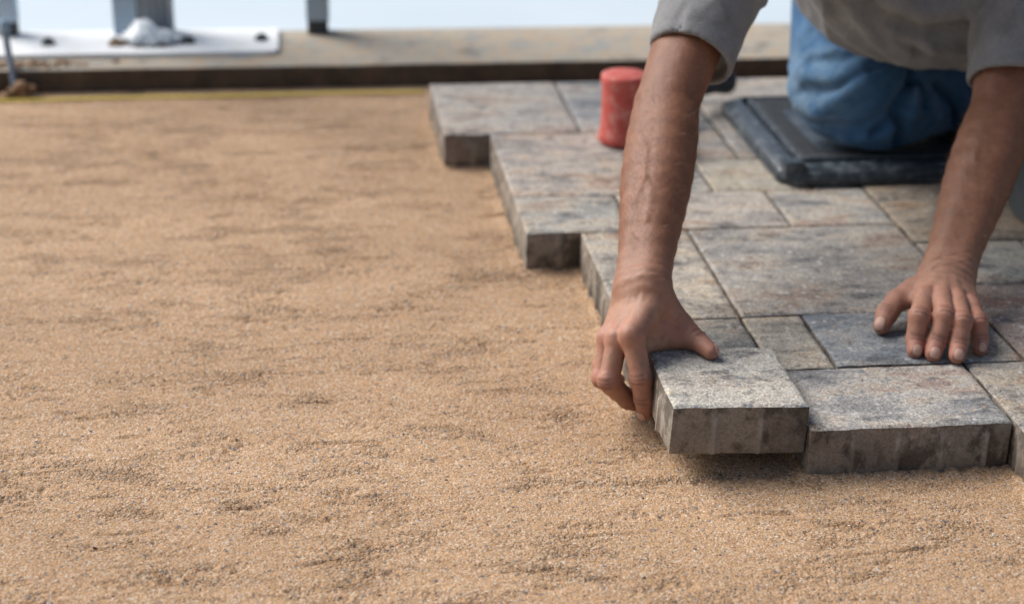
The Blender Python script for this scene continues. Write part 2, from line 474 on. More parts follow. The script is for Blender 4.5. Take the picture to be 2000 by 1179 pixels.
def sheet(name, x0, x1, y0, y1, z, mat):
    me = mesh_np(name, [(x0, y0, z), (x1, y0, z), (x1, y1, z), (x0, y1, z)], [(0, 1, 2, 3)], False)
    return tag(link(name, me, mat), kind='structure')

M_ground = mat_mottled('bare_ground', [(0.3, (0.36, 0.25, 0.15)), (0.7, (0.50, 0.35, 0.21))], 4, 0.95, 0.6, 0.004, bscale=160)
sheet('ground', -60000, 60000, -60000, 60000, ZS - 0.9, M_ground)
fl = sheet('white_floor', -1500, 1500, 168.6, 3000, ZS + 0.6, M_white)
fl['label'] = 'bright white floor beyond the concrete slab'

# loose grains and small stones lying on the sand
def build_pebbles():
    ico = bmesh.new()
    bmesh.ops.create_icosphere(ico, subdivisions=1, radius=1.0)
    iv = np.array([v.co[:] for v in ico.verts])
    itri = np.array([[v.index for v in f.verts] for f in ico.faces])
    ico.free()
    n = 3800
    Y = -36 + 150 * RNG.random(n) ** 1.7
    X = -90 + (RNG.random(n)) * 150
    R = 0.035 + 0.11 * RNG.random(n) ** 5
    Z = sand_height(X, Y) + ZS
    tones = np.array([(0.10, 0.10, 0.115), (0.20, 0.20, 0.21), (0.32, 0.17, 0.09), (0.58, 0.52, 0.44), (0.46, 0.29, 0.15), (0.15, 0.10, 0.08), (0.42, 0.25, 0.12)])
    tc = tones[RNG.integers(0, len(tones), n)] * (0.8 + 0.4 * RNG.random((n, 1)))
    sc = R[:, None] * (0.7 + 0.6 * RNG.random((n, 3))) * np.array([1.15, 1.0, 0.75])
    V = iv[None] * sc[:, None] * (0.85 + 0.3 * RNG.random((n, len(iv), 1))) + np.stack([X, Y, Z + R * 0.15], -1)[:, None]
    F = itri[None] + (np.arange(n) * len(iv))[:, None, None]
    me = mesh_np('sand_grains', V.reshape(-1, 3), F.reshape(-1, 3))
    a = me.color_attributes.new('tone', 'FLOAT_COLOR', 'POINT')
    cc = np.ones((n, len(iv), 4), np.float32)
    cc[..., :3] = tc[:, None]
    a.data.foreach_set('color', cc.ravel())
    tag(link('sand_grains', me, M_peb), 'coarse grains and tiny stones scattered over the sand', kind='stuff')

build_pebbles()

# concrete slab behind the sand
def build_slab():
    nx, prof = 150, [(143.0, -7.0), (142.9, -3.4), (142.8, -1.65), (142.95, -1.33), (143.4, -1.25), (149, -1.27), (155, -1.25), (161, -1.27), (167.9, -1.25), (168.4, -1.35), (168.55, -1.85), (168.6, -7.0)]
    X = np.linspace(-260, 260, nx)
    V = np.zeros((len(prof), nx, 3))
    for k, (y, z) in enumerate(prof):
        w = 0.30 if k < 4 else 0.08
        yy = y + 0.0015 * X + w * noise2(X / 7, np.full(nx, k * 0.3), 31)
        zz = z + (0.12 if k in (2, 3, 4) else 0.03) * noise2(X / 5, np.full(nx, k * 0.5 + 9), 32)
        V[k] = np.stack([X, yy, zz], -1)
    F = grid_faces(len(prof), nx)
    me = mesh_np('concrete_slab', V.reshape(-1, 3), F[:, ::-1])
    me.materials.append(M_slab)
    me.materials.append(M_slab_front)
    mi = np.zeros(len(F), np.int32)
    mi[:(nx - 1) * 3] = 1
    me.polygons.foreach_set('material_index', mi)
    me.set_sharp_from_angle(angle=math.radians(50))
    tag(link('concrete_slab', me), 'long weathered concrete slab edging the sand', kind='structure')

build_slab()

def clods(name, centre, spread, n, rmin, rmax, label, cat, seed, flat=0.7, kind=None):
    """a little heap of damp sand: lumps grown into one mesh"""
    r = random.Random(seed)
    bm = bmesh.new()
    for _ in range(n):
        rad = r.uniform(rmin, rmax)
        p = Vector((centre[0] + r.gauss(0, spread[0]), centre[1] + r.gauss(0, spread[1]), centre[2] + rad * 0.35 + abs(r.gauss(0, spread[2]))))
        ret = bmesh.ops.create_icosphere(bm, subdivisions=2, radius=rad)
        for v in ret['verts']:
            k = 1 + 0.28 * float(noise3(np.array([v.co[:]]) * (1.6 / rad) + _ * 3.1, seed)[0])
            v.co = Vector((v.co.x * k, v.co.y * k, v.co.z * k * flat)) + p
    o = link(name, from_bm(bm, name, 180), M_clod)
    return tag(o, label, cat, None, kind)

# ------------------------------------------------------------------ pavers
def paver_mesh(w, d, h, step, seed, rough=1.0):
    """concrete paver, top centre at the origin: worn top edges, ribbed cast sides"""
    nx, ny = max(6, int(round(w / step))), max(6, int(round(d / step)))
    def axis(L, n):
        a = np.linspace(-L / 2, L / 2, n + 1)
        e = min(0.28, step)
        return np.concatenate([[a[0], a[0] + 0.12, a[0] + 0.12 + e * 0.6], a[1:-1][(a[1:-1] > a[0] + 0.3) & (a[1:-1] < a[-1] - 0.3)], [a[-1] - 0.12 - e * 0.6, a[-1] - 0.12, a[-1]]])
    xs, ys = axis(w, nx), axis(d, ny)
    nx, ny = len(xs), len(ys)
    X, Y = np.meshgrid(xs, ys)
    so = seed * 13.7
    D = np.minimum.reduce([X + w / 2, w / 2 - X, Y + d / 2, d / 2 - Y])
    chip = 0.10 + 0.16 * np.clip(noise2(X / 1.9 + so, Y / 1.9, 41) + 0.25, 0, 1) + 0.45 * smooth(0.42, 0.62, noise2(X / 2.3 + so, Y / 2.3 + 7, 42))
    Z = -rough * chip * (1 - smooth(0, 0.32, D)) - 0.05 * (1 - smooth(0, 1.0, D))
    Z = Z + rough * (0.045 * noise2(X / 2.2 + so, Y / 1.6, 43) + 0.035 * noise2(X / 0.7 + so, Y / 0.6, 44))
    if step < 0.35:
        Z = Z + rough * 0.03 * noise2(X / 0.32 + so, Y / 0.32, 45) - 0.07 * rough * smooth(0.36, 0.6, noise2(X / 0.55 + so, Y / 0.5, 46))
    # wavy outline
    jx = 0.07 * noise2(Y / 2.4 + so, X * 0 + 3, 47) * (np.abs(X) / (w / 2)) ** 6
    jy = 0.09 * noise2(X / 2.4 + so, Y * 0 + 5, 48) * (np.abs(Y) / (d / 2)) ** 6
    top = np.stack([X + jx, Y + jy, Z], -1)
    V = [top.reshape(-1, 3)]
    F = [grid_faces(ny, nx)]
    idx = np.arange(nx * ny).reshape(ny, nx)
    ring = np.concatenate([idx[0, :-1], idx[:-1, -1], idx[-1, :0:-1], idx[:0:-1, 0]])
    base = top.reshape(-1, 3)[ring]
    nrm = np.zeros((len(ring), 2))
    a, b = nx - 1, ny - 1
    nrm[:a] = (0, -1)
    nrm[a:a + b] = (1, 0)
    nrm[a + b:2 * a + b] = (0, 1)
    nrm[2 * a + b:] = (-1, 0)
    along = np.where(np.abs(nrm[:, 0]) > 0.5, base[:, 1], base[:, 0])
    length = np.where(np.abs(nrm[:, 0]) > 0.5, d, w)
    pitch = 4.6
    ph = (along + length / 2 + 0.9 * noise2(along * 0 + so, nrm[:, 0] * 3 + nrm[:, 1], 49)) / pitch
    rib = np.exp(-(((ph - np.round(ph)) * pitch) / 0.30) ** 4) * (np.minimum(along + length / 2, length / 2 - along) > 1.0)
    n0 = len(V[0])
    prev = ring
    RB = [np.zeros(nx * ny)]
    levels = [(-0.45, 0.02, 0), (-0.95, 0.04, 0.25), (-1.5, 0.05, 1), (-h * 0.6, 0.05, 1), (-h + 0.25, 0.06, 1), (-h, -0.10, 0.6)]
    for z, out, rk in levels:
        L = base.copy()
        o = out + rk * 0.36 * rib + 0.03 * noise2(along / 0.8 + so, np.full(len(ring), z * 1.3), 50)
        L[:, :2] += nrm * o[:, None]
        L[:, 2] = z + base[:, 2] * (0.6 if z > -1 else 0.0) + 0.05 * noise2(along / 1.1 + so, np.full(len(ring), z), 51)
        cur = n0 + np.arange(len(ring))
        n0 += len(ring)
        V.append(L)
        RB.append(rk * rib * (0.5 + 0.5 * smooth(-0.2, 0.3, noise2(along / 2.0 + so, np.full(len(ring), z), 52))))
        F.append(np.stack([prev, np.roll(prev, 1) * 0 + np.roll(prev, -1), np.roll(cur, -1), cur], -1)[:, ::-1])
        prev = cur
    nt = len(F[0])
    V.append(np.array([[0, 0, -h]]))
    Vv = np.concatenate(V)
    Fq = np.concatenate(F)
    me = bpy.data.meshes.new('paver')
    c = len(Vv) - 1
    tris = [(int(prev[i]), int(prev[(i + 1) % len(prev)]), c)[::-1] for i in range(len(prev))]
    faces = Fq.tolist() + tris
    me.from_pydata(Vv.tolist(), [], faces)
    mi = np.ones(len(faces), np.int32)
    mi[:nt] = 0
    me.polygons.foreach_set('material_index', mi)
    me.polygons.foreach_set('use_smooth', np.ones(len(faces), bool))
    me.set_sharp_from_angle(angle=math.radians(48))
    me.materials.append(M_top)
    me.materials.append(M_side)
    a = me.attributes.new('rib', 'FLOAT', 'POINT')
    a.data.foreach_set('value', np.concatenate(RB + [np.zeros(1)]).astype(np.float32))
    return me

PH = 5.5
GREY, BLUE, TAN, RUST, LIGHT, DARK, BROWN = (0.26, 0.26, 0.255), (0.15, 0.185, 0.22), (0.37, 0.315, 0.24), (0.24, 0.175, 0.155), (0.37, 0.36, 0.345), (0.17, 0.175, 0.18), (0.29, 0.225, 0.155)
LAID = [  # x0, x1, y0, y1 in cm (7 cm module), colour
    (14, 35, 0, 14, (0.34, 0.325, 0.315)), (35, 56, -7, 14, (0.25, 0.215, 0.175)), (0, 14, 14, 28, (0.20, 0.195, 0.18)), (14, 21, 14, 28, (0.42, 0.37, 0.29)),
    (21, 35, 14, 28, (0.175, 0.205, 0.24)), (35, 42, 14, 28, (0.24, 0.225, 0.195)), (42, 63, 14, 35, (0.185, 0.13, 0.12)), (0, 14, 28, 56, (0.42, 0.36, 0.285)),
    (14, 42, 28, 56, (0.27, 0.255, 0.24)), (42, 56, 35, 49, (0.30, 0.305, 0.29)), (35 + 7, 63, 49, 77, (0.25, 0.19, 0.13)), (-7, 7, 56, 70, (0.34, 0.33, 0.30)),
    (7, 28, 56, 70, (0.42, 0.365, 0.325)), (28, 42, 56, 70, (0.31, 0.30, 0.285)), (-7, 14, 70, 98, (0.40, 0.325, 0.28)), (14, 21, 70, 84, (0.34, 0.33, 0.31)), (21, 35, 70, 84, (0.36, 0.33, 0.27)),
    (14, 28, 84, 98, (0.35, 0.31, 0.28)), (28, 42, 84, 112, (0.33, 0.30, 0.275)), (-14, 7, 98, 126, (0.37, 0.345, 0.325)), (7, 21, 98, 126, (0.25, 0.265, 0.29)), (21, 28, 98, 112, (0.31, 0.315, 0.32)),
    (28, 49, 112, 126, (0.34, 0.315, 0.30)),
]
def fill_layout():
    occ = {}
    def put(x0, x1, y0, y1):
        for a in range(x0 // 7, x1 // 7):
            for b in range(y0 // 7, y1 // 7):
                occ[(a, b)] = 1
    for p in LAID:
        put(*p[:4])
    put(0, 14, 0, 14)
    def front(a):   # first laid row of each column: the stepped laying edge goes on to the right
        x = a * 7
        if x < -7: return 14
        if x < 0: return 8
        if x < 14: return 0
        if x < 35: return 0
        if x < 56: return -1
        return -4
    r = random.Random(5)
    sizes = [(2, 2), (3, 2), (2, 3), (1, 2), (2, 1), (4, 2), (3, 3)]
    res = []
    for b in range(-4, 18):
        for a in range(-2, 14):
            if (a, b) in occ or b < front(a):
                continue
            r.shuffle(sizes)
            for w, d in sizes + [(1, 1)]:
                cells = [(a + i, b + j) for i in range(w) for j in range(d)]
                if all(c not in occ and c[0] < 14 and c[1] < 18 and c[1] >= front(c[0]) for c in cells):
                    for c in cells:
                        occ[c] = 1
                    colr = r.choice([GREY, BLUE, TAN, RUST, LIGHT, DARK, BROWN, GREY, LIGHT])
                    res.append((a * 7, (a + w) * 7, b * 7, (b + d) * 7, colr))
                    break
    return res

def build_pavement():
    # thin compacted bed the pavers stand in; it carries them
    pts = [(-12, 124), (-12, 100), (-5, 96), (-5, 58), (2, 54), (2, 16), (16, 12), (16, 2), (37, -4), (58, -25), (96, -25), (96, 124)]
    bm = bmesh.new()
    vs = [bm.verts.new((x, y, ZS - 0.35)) for x, y in pts]
    vl = [bm.verts.new((x, y, ZS - 0.8)) for x, y in pts]
    bm.faces.new(vs)
    for i in range(len(vs)):
        j = (i + 1) % len(vs)
        bm.faces.new((vs[i], vl[i], vl[j], vs[j]))
    root = link('pavement', from_bm(bm, 'pavement', sm=False), M_sand)
    tag(root, 'laid concrete paving in mixed sizes with a stepped unfinished edge', kind='structure')
    for k, (x0, x1, y0, y1, c) in enumerate(LAID + fill_layout()):
        near = y0 < 35
        me = paver_mesh(x1 - x0 - 0.34, y1 - y0 - 0.34, PH, 0.26 if near and x0 < 60 else (0.5 if y0 < 80 and x0 < 60 else 0.9), k + 1)
        o = link('paver', me, None, root)
        o.location = ((x0 + x1) / 2, (y0 + y1) / 2, random.uniform(-0.07, 0.07))
        o.rotation_euler = (random.uniform(-0.002, 0.002), random.uniform(-0.002, 0.002), random.uniform(-0.002, 0.002))
        o.color = (*c, random.uniform(0.36, 0.72))
    return root

build_pavement()

# sand grains trodden over the laid stones
def loose_sand():
    ico = bmesh.new()
    bmesh.ops.create_icosphere(ico, subdivisions=1, radius=1.0)
    iv = np.array([v.co[:] for v in ico.verts])
    itri = np.array([[v.index for v in f.verts] for f in ico.faces])
    ico.free()
    n = 6500
    boxes = LAID[:20]
    ar = np.array([(b[1] - b[0]) * (b[3] - b[2]) for b in boxes], float)
    k = RNG.choice(len(boxes), n, p=ar / ar.sum())
    B = np.array([b[:4] for b in boxes], float)[k]
    u = RNG.random((n, 2))
    u = np.where(RNG.random((n, 2)) < 0.45, u, np.where(RNG.random((n, 2)) < 0.5, 0.012 + 0.10 * u ** 2, 0.988 - 0.10 * u ** 2))
    X, Y = B[:, 0] + 0.25 + u[:, 0] * (B[:, 1] - B[:, 0] - 0.5), B[:, 2] + 0.25 + u[:, 1] * (B[:, 3] - B[:, 2] - 0.5)
    keep = noise2(X / 9, Y / 7, 23) + 0.4 * noise2(X / 3, Y / 3, 24) > -0.05
    X, Y = X[keep], Y[keep]
    n = len(X)
    R = 0.03 + 0.07 * RNG.random(n) ** 3
    tones = np.array([(0.50, 0.31, 0.16), (0.42, 0.25, 0.12), (0.58, 0.42, 0.26), (0.30, 0.18, 0.10), (0.55, 0.25, 0.10)])
    tc = tones[RNG.integers(0, len(tones), n)]
    V = iv[None] * (R[:, None] * (0.7 + 0.6 * RNG.random((n, 3))))[:, None] + np.stack([X, Y, R * 0.3 + 0.0 * X], -1)[:, None]
    F = itri[None] + (np.arange(n) * len(iv))[:, None, None]
    me = mesh_np('loose_sand', V.reshape(-1, 3), F.reshape(-1, 3))
    a = me.color_attributes.new('tone', 'FLOAT_COLOR', 'POINT')
    cc = np.ones((n, len(iv), 4), np.float32)
    cc[..., :3] = tc[:, None]
    a.data.foreach_set('color', cc.ravel())
    tag(link('loose_sand', me, M_peb), 'sand grains spilled over the laid pavers', kind='stuff')
loose_sand()

# the block being lowered into place, a little tilted
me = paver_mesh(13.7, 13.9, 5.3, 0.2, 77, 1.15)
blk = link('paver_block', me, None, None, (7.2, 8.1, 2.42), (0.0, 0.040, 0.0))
blk.color = (0.43, 0.41, 0.37, 0.20)
tag(blk, 'square speckled grey paving block gripped by the hand, its front raised off the sand', 'paving block')

# ------------------------------------------------------------------ things behind: posts, plate, bag, string, pin
def rounded_poly(x0, x1, y0, y1, r, corners, n=7):
    pts = []
    for cx, cy, a0, key in ((x1 - r, y0 + r, -90, 'fr'), (x1 - r, y1 - r, 0, 'br'), (x0 + r, y1 - r, 90, 'bl'), (x0 + r, y0 + r, 180, 'fl')):
        if key in corners:
            for i in range(n):
                a = math.radians(a0 + 90 * i / (n - 1))
                pts.append((cx + r * math.cos(a), cy + r * math.sin(a)))
        else:
            pts.append({'fr': (x1, y0), 'br': (x1, y1), 'bl': (x0, y1), 'fl': (x0, y0)}[key])
    return pts

def extrude_poly(pts, z0, z1, bev=0.0):
    bm = bmesh.new()
    lo = [bm.verts.new((x, y, z0)) for x, y in pts]
    hi = [bm.verts.new((x, y, z1)) for x, y in pts]
    bm.faces.new(lo[::-1])
    bm.faces.new(hi)
    n = len(pts)
    for i in range(n):
        bm.faces.new((lo[i], lo[(i + 1) % n], hi[(i + 1) % n], hi[i]))
    if bev:
        es = [e for e in bm.edges if all(v.co.z > z1 - 1e-4 for v in e.verts)]
        bmesh.ops.bevel(bm, geom=es, offset=bev, segments=2, affect='EDGES')
    return bm

ZP = -1.25
plate = link('base_plate', from_bm(extrude_poly(rounded_poly(-112, -38.8, 150.2, 167.0, 2.0, ('fr', 'fl')), ZP + 0.03, ZP + 0.75, 0.15), 'base_plate'), M_plate)
tag(plate, 'white steel base plate bolted to the slab under the wide ribbed post', 'base plate')
def bolt_bm():
    bm = lathe([(1.25, 0), (1.3, 0.12), (1.25, 0.3)], 20)
    b2 = lathe([(0.95, 0.3), (1.0, 0.35), (1.0, 0.85), (0.85, 0.95)], 6)
    b3 = lathe([(0.48, 0.95), (0.48, 1.1), (0.40, 1.18)], 12)
    for b in (b2, b3):
        m = bpy.data.meshes.new('t')
        b.to_mesh(m)
        bm.from_mesh(m)
        bpy.data.meshes.remove(m)
        b.free()
    return bm
bm0 = from_bm(bolt_bm(), 'bolt', 30)
bm0.materials.append(M_bolt)
for x, y in ((-79.4, 157.4), (-67.6, 156.6), (-54.8, 157.2), (-41.9, 158.4), (-93, 157.2), (-105, 157.2)):
    b = link('bolt', bm0, None, plate)
    b.location = (x, y, ZP + 0.76)
    b.rotation_euler = (0, 0, random.uniform(0, 1))

def wide_post():
    root = bpy.data.objects.new('steel_post', None)
    col.objects.link(root)
    root.location = (-63.1, 165.2, ZP + 0.76)
    tag(root, 'wide grey steel post with a ribbed face behind the plastic bag', 'post')
    link('flange', from_bm(extrude_poly([(-5.4, -1.6), (-1.2, -1.6), (-1.2, 1.6), (-5.4, 1.6)], 0, 230, 0.1), 'flange'), M_post, root)
    pts = [(-1.15, 1.6)]
    x = -1.15
    while x < 5.2:
        pts += [(x, -0.9), (x + 0.25, -1.5), (x + 0.75, -1.5), (x + 1.0, -0.9)]
        x += 1.28
    pts += [(5.3, -0.9), (5.3, 1.6)]
    link('ribbed_face', from_bm(extrude_poly(pts, 0, 230), 'ribbed_face', 25), M_rib, root)
wide_post()

def slim_post(x, y, z, w, label):
    root = bpy.data.objects.new('steel_post', None)
    col.objects.link(root)
    root.location = (x, y, z)
    tag(root, label, 'post', 'slim posts along the slab')
    link('shaft', from_bm(extrude_poly(rounded_poly(-w, w, -w, w, 0.4, ('fr', 'fl', 'br', 'bl'), 4), 2.6, 230), 'shaft'), M_post, root)
    link('foot', from_bm(extrude_poly(rounded_poly(-w * 0.9, w * 0.9, -w * 0.9, w * 0.9, 0.4, ('fr', 'fl', 'br', 'bl'), 4), 0, 2.6), 'foot'), M_foot, root)
slim_post(-31.6, 166.4, ZP + 0.01, 2.15, 'slim blue-grey post with a black foot standing alone on the bare slab')
slim_post(-87.4, 165.0, ZP + 0.76, 1.9, 'slim blue-grey post with a black foot above the leaning steel pin')

def plastic_bag():
    bm = bmesh.new()
    bmesh.ops.create_icosphere(bm, subdivisions=5, radius=1)
    P = np.array([v.co[:] for v in bm.verts])
    up = np.clip(P[:, 2], 0, 1)
    peak = np.exp(-((P[:, 0] + 0.30) / 0.42) ** 2)
    d = 0.95 + 0.25 * noise3(P * 1.7, 3) + 0.35 * np.clip(1 - 4 * np.abs(noise3(P * 2.3, 5)), 0, 1) + 0.20 * np.clip(1 - 4 * np.abs(noise3(P * 4.7, 8)), 0, 1) + 0.05 * noise3(P * 9, 6)
    Q = np.stack([P[:, 0] * 4.4 * d, P[:, 1] * 2.6 * d, np.where(P[:, 2] > 0, up * d * (1.45 + 1.6 * peak), P[:, 2] * 0.10)], -1)
    for v, q in zip(bm.verts, Q):
        v.co = q
    o = link('plastic_bag', from_bm(bm, 'plastic_bag', 30), M_bag, None, (-61.2, 157.6, ZP + 1.1))
    tag(o, 'crumpled white plastic bag lying on the base plate', 'plastic bag')
plastic_bag()

sp_ = [(-140 + i * 2.0, 136.6 + 0.012 * (i * 2) + 0.06 * math.sin(i * 0.8), ZS + 0.42 + 0.06 * math.sin(i * 0.37)) for i in range(64)]
tag(link('string_line', from_bm(tube(sp_, 0.24, 6), 'string_line'), M_yellow), 'yellow mason string stretched over the sand along the slab', 'string')
pin = link('steel_pin', from_bm(tube([(-84.9, 146.5, 5.6), (-84.5, 145.3, 3.0), (-83.6, 142.8, -2.2), (-83.2, 141.6, -4.8), (-82.9, 140.8, -6.5)], [0.62, 0.62, 0.6, 0.6, 0.3], 10), 'steel_pin'), M_pin)
tag(pin, 'blue-grey steel pin leaning in the sand at the slab edge', 'pin')
link('grip', from_bm(tube([(-85.0, 146.8, 6.5), (-84.95, 146.65, 6.2), (-84.8, 146.2, 5.0), (-84.7, 145.9, 4.4)], [0.3, 0.82, 0.85, 0.7], 12), 'grip'), M_post, pin)
clods('sand_clod', (-82.2, 140.2, ZS + 0.2), (1.0, 0.5, 0.7), 9, 0.6, 1.35, 'lump of damp brown sand beside the steel pin', 'sand heap', 3)
clods('sand_clod', (-85.6, 139.4, ZS), (1.3, 0.6, 0.3), 10, 0.4, 0.9, 'low crumbly sand heap at the foot of the steel pin', 'sand heap', 4)
clods('spilled_sand', (-82.0, 146.0, ZP - 0.1), (6.0, 1.0, 0.10), 60, 0.25, 0.7, 'brown sand spilled in a strip along the slab edge behind the pin', None, 5, 0.5, 'stuff')
clods('sand_clod', (-67.2, 156.2, ZP + 0.7), (0.7, 0.5, 0.5), 9, 0.35, 0.8, 'small brown clod on the base plate left of the plastic bag', 'sand heap', 6)
clods('sand_clod', (-55.6, 158.0, ZP + 0.7), (0.8, 0.4, 0.3), 7, 0.3, 0.65, 'small brown clod on the base plate right of the plastic bag', 'sand heap', 8)
clods('sand_clod', (-61.0, 154.6, ZP + 0.6), (2.4, 0.4, 0.05), 22, 0.18, 0.4, 'thin smear of sand in front of the plastic bag', 'sand heap', 9, 0.4)

# ------------------------------------------------------------------ mallet, knee pad, tub
def mallet():
    root = bpy.data.objects.new('rubber_mallet', None)
    col.objects.link(root)
    root.location = (12.2, 92.3, 0.08)
    tag(root, 'red rubber mallet standing on its head behind the forearm', 'mallet')
    prof = [(2.6, 0), (3.35, 0.15), (3.62, 0.6), (3.58, 1.3), (3.36, 2.0), (3.27, 3.0), (3.24, 5.2), (3.26, 7.4), (3.30, 8.6), (3.46, 9.2), (3.48, 10.0), (3.36, 10.38), (3.1, 10.5), (2.7, 10.46), (2.6, 10.52), (1.2, 10.56), (0.3, 10.57)]
    link('head', from_bm(lathe(prof, 48), 'head', 50), M_red, root)
    a, b = Vector((1.5, 1.4, 5.3)), Vector((20.9, 20.2, 3.4))
    pts = [a.lerp(b, t) for t in (0, 0.25, 0.5, 0.55, 0.7, 0.85, 0.93, 0.97, 1.0)]
    link('handle', from_bm(tube(pts[:4], [1.15, 1.15, 1.2, 1.2], 16), 'handle'), M_clod, root)
    link('grip', from_bm(tube(pts[3:], [1.35, 1.45, 1.5, 1.95, 2.15, 1.5], 18), 'grip', 60), M_foot, root)
mallet()

def knee_pad():
    root = bpy.data.objects.new('knee_board', None)
    col.objects.link(root)
    cx, cy, hx, hy, ch = 48.8, 89.0, 18.4, 18.6, 2.4
    root.location = (cx, cy, 0.1)
    tag(root, 'black plastic kneeling board with a raised rim under the knees', 'kneeling board')
    def loop(inset, z):
        x, y = hx - inset, hy - inset
        c = max(0.6, ch - inset * 0.45)
        return [(x - c, -y, z), (x, -y + c, z), (x, y - c, z), (x - c, y, z), (-x + c, y, z), (-x, y - c, z), (-x, -y + c, z), (-x + c, -y, z)]
    def shell(prof):
        bm = bmesh.new()
        rings = [[bm.verts.new(p) for p in loop(i, z)] for i, z in prof]
        for a, b in zip(rings, rings[1:]):
            for i in range(8):
                bm.faces.new((a[i], a[(i + 1) % 8], b[(i + 1) % 8], b[i]))
        bm.faces.new(rings[-1])
        bm.faces.new(rings[0][::-1])
        return bm
    bm = shell([(0.6, 0), (0, 0.25), (0, 1.5), (0.25, 1.9), (2.3, 2.75), (2.6, 2.7), (2.75, 1.6), (3.4, 1.6), (3.55, 2.9), (3.8, 3.05), (4.1, 3.0), (4.25, 2.2)])
    es = [e for e in bm.edges if e.calc_length() < 60]
    bmesh.ops.bevel(bm, geom=es, offset=0.08, segments=2, affect='EDGES')
    link('shell', from_bm(bm, 'shell', 35), M_pad, root)
    bm = shell([(4.3, 2.0), (4.3, 2.85), (4.5, 2.95), (8.0, 2.2), (8.4, 2.15)])
    bmesh.ops.subdivide_edges(bm, edges=bm.edges[:], cuts=3, use_grid_fill=True)
    link('foam_mat', from_bm(bm, 'foam_mat', 35), M_mat, root)
    for sx in (-1, 1):
        link('corner_block', from_bm(extrude_poly(rounded_poly(sx * 16.3 - 1.5, sx * 16.3 + 1.5, -18.0, -15.2, 0.5, ('fr', 'fl', 'br', 'bl'), 3), 1.0, 3.2, 0.25), 'corner_block'), M_pad, root)
knee_pad()

tub = link('plastic_tub', from_bm(lathe([(12.2, 0), (12.8, 0.3), (13.0, 0.9), (13.6, 12), (14.2, 22), (14.8, 22.2), (14.9, 23.4), (14.5, 23.7), (14.1, 23.2), (13.2, 12), (12.4, 1.2), (0.4, 1.0)], 64), 'plastic_tub', 40), M_tub, None, (71.2, 55.6, 0.08))
tag(tub, 'dark grey plastic tub standing on the pavers behind the right forearm', 'tub')

# ------------------------------------------------------------------ signed-distance modelling for the person
class Cap:
    def __init__(s, a, b, ra, rb=None, sq=None):
        s.a, s.b = np.array(a, float), np.array(b, float)
        s.ra, s.rb = ra, ra if rb is None else rb
        s.ab = s.b - s.a
        s.l2 = max(1e-9, s.ab @ s.ab)
    def __call__(s, P):
        q = P - s.a
        t = np.clip((q @ s.ab) / s.l2, 0, 1)
        return np.sqrt(((q - t[:, None] * s.ab) ** 2).sum(1)) - (s.ra + (s.rb - s.ra) * t)
class Ell:
    def __init__(s, c, r, R=None):
        s.c, s.r = np.array(c, float), np.array(r, float)
        s.R = None if R is None else np.array(R)
    def __call__(s, P):
        q = P - s.c
        if s.R is not None:
            q = q @ s.R
        k0 = np.sqrt(((q / s.r) ** 2).sum(1))
        k1 = np.sqrt(((q / s.r ** 2) ** 2).sum(1)) + 1e-9
        return k0 * (k0 - 1) / k1
def smin(a, b, k):
    if k <= 0:
        return np.minimum(a, b)
    h = np.maximum(k - np.abs(a - b), 0) / k
    return np.minimum(a, b) - h * h * k * 0.25
class Un:
    def __init__(s, k, *ch):
        s.k, s.ch = k, ch
    def __call__(s, P, cull=None):
        d = None
        for c in s.ch:
            if isinstance(c, (Cap, Ell)):
                if cull is not None and c(cull[0])[0] > cull[1]:
                    continue
                e = c(P)
            else:
                e = c(P, cull)
            if e is None:
                continue
            d = e if d is None else smin(d, e, s.k)
        return d
class Attach(Un):
    """first child is the hub; the others each blend with the hub by k but stay apart from one another"""
    def __call__(s, P, cull=None):
        es = []
        for c in s.ch:
            if isinstance(c, (Cap, Ell)):
                e = None if cull is not None and c(cull[0])[0] > cull[1] else c(P)
            else:
                e = c(P, cull)
            es.append(e)
        hub = es[0]
        d = hub
        for e in es[1:]:
            if e is None:
                continue
            g = e if hub is None else smin(hub, e, s.k)
            d = g if d is None else np.minimum(d, g)
        return d
class Cut:
    """child clipped by half-spaces (point, outward normal), hollowed by another shape"""
    def __init__(s, child, planes=(), hole=None):
        s.c, s.p, s.h = child, [(np.array(a, float), np.array(n, float) / np.linalg.norm(n)) for a, n in planes], hole
    def __call__(s, P, cull=None):
        d = s.c(P, cull) if isinstance(s.c, (Un, Cut)) else s.c(P)
        if d is None:
            return None
        for a, n in s.p:
            d = -smin(-d, -((P - a) @ n), 0.35)
        if s.h is not None:
            d = np.maximum(d, -s.h(P))
        return d
class Body:
    """shape with ridges / grooves / noise on top"""
    def __init__(s, root, folds=(), ripples=(), extra=None):
        s.root, s.folds, s.rip, s.extra = root, folds, ripples, extra
    def __call__(s, P, cull=None):
        d = s.root(P, cull)
        if d is None:
            return np.full(len(P), 5.0)
        for f in s.folds:
            w, amp = f[-2:]
            pts = f[0] if len(f) == 3 else f[:2]
            m = None
            for a, b in zip(pts, pts[1:]):
                c = Cap(a, b, 0.0)
                if cull is not None and c(cull[0])[0] > cull[1] + 3.0 * w:
                    continue
                e = c(P)
                m = e if m is None else np.minimum(m, e)
            if m is not None:
                d = d - amp * np.exp(-(m / w) ** 2)
        for c, ax, r, amp, per in s.rip:
            c, ax = np.array(c, float), np.array(ax, float)
            ax = ax / np.linalg.norm(ax)
            if cull is not None and np.linalg.norm(cull[0][0] - c) > cull[1] + 2.5 * r:
                continue
            q = P - c
            d = d + amp * np.cos(2 * np.pi * (q @ ax) / per) * np.exp(-(q ** 2).sum(1) / r ** 2)
        if s.extra is not None:
            d = s.extra(P, d)
        return d

